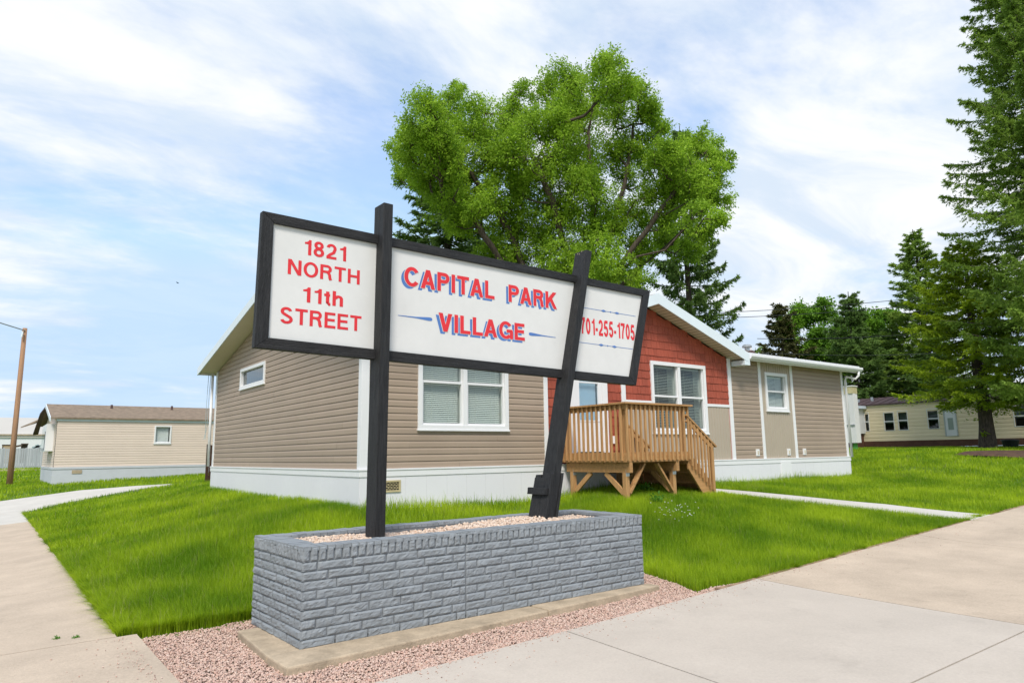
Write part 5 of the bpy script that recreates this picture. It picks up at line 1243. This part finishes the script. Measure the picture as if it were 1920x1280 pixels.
# thin and bare spots
thin = np.array([noise.noise(Vector((a*.9, b*.9, 3.0))) for a, b in zip(x, y)])
keep = (thin < .42) | (rng.uniform(0, 1, len(x)) < .55) | (x < 4.8); x, y, h, w = x[keep], y[keep], h[keep], w[keep]
# ragged fringes hanging over the paving
def fringe(p, q, n, dirx, hh, wd, spread=.07):
    global x, y, h, w, BI
    t = rng.uniform(0, 1, n); t = t+.02*np.sin(t*60); k = rng.exponential(spread, n)
    fx_ = p[0]+(q[0]-p[0])*t-dirx[0]*k; fy_ = p[1]+(q[1]-p[1])*t-dirx[1]*k
    am = rng.uniform(.1, 1.15, n)*(.6+.4*np.sin(t*37+1)*np.sin(t*91))
    x = np.concatenate([x, fx_]); y = np.concatenate([y, fy_]); h = np.concatenate([h, hh*rng.uniform(.5, 1.3, n)]); w = np.concatenate([w, np.full(n, wd)])
    BI = np.concatenate([BI, np.stack([dirx[0]*am, dirx[1]*am], 1)])
BI = np.zeros((len(x), 2))
BI[:, 0] += -.25*np.exp(-np.clip(x-1, 0, 9)/1.2)*(y > 6.8)*(y < 24)
fringe((1.05, 7.12), (1.05, 12), 7500, (-1, 0), .12, .0036); fringe((1.05, 12), (1.05, 25), 3600, (-1, 0), .08, .009)
fringe((7.0, 5.09), (15.4, 5.19), 5500, (0, -1), .055, .006, .05)
fringe(tuple(wA[0]), tuple(wA[-2]), 3500, (0, 1), .05, .007, .04); fringe((1.05, 7.12), (2.2, 7.1), 2500, (0, -.4), .09, .0055)
def blades(name, x, y, h, w, m, label, lean=.38, bias=None):
    n = len(x); z = gzs(x, y)-.052; a = rng.uniform(0, 6.283, n); tl = np.abs(rng.normal(0, lean, n))
    sx, sy = np.cos(a+1.57), np.sin(a+1.57); dx, dy = np.cos(a)*tl, np.sin(a)*tl
    if bias is not None: dx, dy = dx+bias[:, 0], dy+bias[:, 1]
    h = h+.05
    B = np.stack([x, y, z], 1); S = np.stack([sx, sy, 0*x], 1)*w[:, None]*.5; Dv = np.stack([dx, dy, 0*x], 1)
    mid = B+np.stack([0*x, 0*x, h*.55], 1)+Dv*(h*.25)[:, None]; tip = B+np.stack([0*x, 0*x, h*(1-.25*tl)], 1)+Dv*h[:, None]
    V = np.stack([B-S, B+S, mid+S*.8, mid-S*.8, tip-S*.12, tip+S*.12], 1).reshape(-1, 3); i = np.arange(n)[:, None]*6
    F = np.concatenate([i+np.array([[0, 1, 2, 3]]), i+np.array([[3, 2, 5, 4]])], 1).reshape(-1, 4)
    return tag(link(name, npmesh(name, V, F), m), label, 'grass', kind='stuff')
blades('grass', x, y, h, w, M['grass'], 'long bright green lawn grass growing around the home and planter', bias=BI)
pn = np.array([noise.noise(Vector((a*1.7, b*1.7, 9.0))) for a, b in zip(x, y)])
k = rng.uniform(0, 1, len(x)) < .006+.16*np.clip(pn-.28, 0, 1)*(x > 4.5)+.012*(x < 4.5)
blades('dry_grass', x[k], y[k], h[k]*1.55, w[k]*.7, M['straw'], 'scattered pale straw stalks standing in the lawn', .5)
print('grass blades', len(x))
# leafy weeds under the deck edge
def weed(q, s, label):
    o = thing('weed', tuple(q), label, 'plant', 'leafy weeds by the deck'); n = 70
    d = rng.normal(0, 1, (n, 3)); d[:, 2] = np.abs(d[:, 2])*.8+.2; d /= np.linalg.norm(d, axis=1)[:, None]; c = np.array(q)+d*s*rng.uniform(.3, 1, n)[:, None]
    t = d+rng.normal(0, .5, (n, 3)); t /= np.linalg.norm(t, axis=1)[:, None]; sd_ = np.cross(t, rng.normal(0, 1, (n, 3))); sd_ /= np.linalg.norm(sd_, axis=1)[:, None]; L = s*.4
    V = np.stack([c, c+t*L*.5+sd_*L*.3, c+t*L, c+t*L*.5-sd_*L*.3], 1).reshape(-1, 3); link('leaves', npmesh('leaves', V, np.arange(n*4).reshape(-1, 4)), M['weed'], o)
    mb = MB(); [mb.tube([tuple(q), tuple(p)], .004, 4) for p in c[:14]]; mb.build('stems', M['weed'], o)
weed(pg(1232, 941), .15, 'bushy bright green weed in the grass below the deck'); weed(pg(1206, 921)+[0, 0, .0], .20, 'taller thin weed under the deck beside the front post')
weed(pg(106, 1199), .035, 'small green weed in the footpath joint, nearer the left picture edge'); weed(pg(142, 1197), .032, 'small green weed in the footpath joint, nearer the lawn corner')
q = np.array([pg(px, py) for px, py in zip(rng.normal(1275, 26, 46), rng.normal(962, 9, 46))]); q[:, 2] += .055
V = IV[None]*np.array([.011, .011, .007])+q[:, None]; tag(link('clover', npmesh('clover', V.reshape(-1, 3), (IF[None]+(np.arange(len(q))*12)[:, None, None]).reshape(-1, 3)), M['flower']), 'white clover heads scattered in the lawn right of the planter', 'clover', kind='stuff')
gx = rng.uniform(2.0, 14, 700); gy = np.array([EDGE(a) for a in gx])-rng.exponential(.12, 700)-.01; k = (rng.uniform(0, 1, 700) < np.where(gx < 7.5, 1, .35))
gx2 = 1.12-rng.exponential(.10, 160); gy2 = rng.uniform(4.6, 7.0, 160)
gx, gy = np.concatenate([gx[k], gx2]), np.concatenate([gy[k], gy2])
stones('grit', np.stack([gx, gy, gzs(gx, gy)+.017], 1), .0055, M['pink'], 'loose grit strayed from the gravel bed onto the concrete')
# small dark bird high on the left
bp = atd(333, 530, 45); bi = thing('bird', tuple(bp), 'tiny dark bird flying alone in the blue gap of the sky', 'bird')
mb = MB(); q = Vector(bp); r_ = Vector(CR); u_ = Vector(CU); f_ = Vector(CF)
mb.tube([q-r_*.09+u_*.04, q-r_*.03, q+r_*.04-u_*.02, q+r_*.09-u_*.03], [.008, .03, .03, .008], 8); mb.build('body', mat('bird_dark', (.05, .12, .18), .8), bi, smooth=True)
mb = MB(); mb.add([q+r_*.03, q-r_*.03, q-r_*.05+u_*.09-f_*.10, q+r_*.03, q-r_*.03, q-r_*.05+u_*.05+f_*.13], [(0, 1, 2), (3, 5, 4)]); mb.build('wings', mat('bird_wing', (.05, .12, .18), .8), bi)
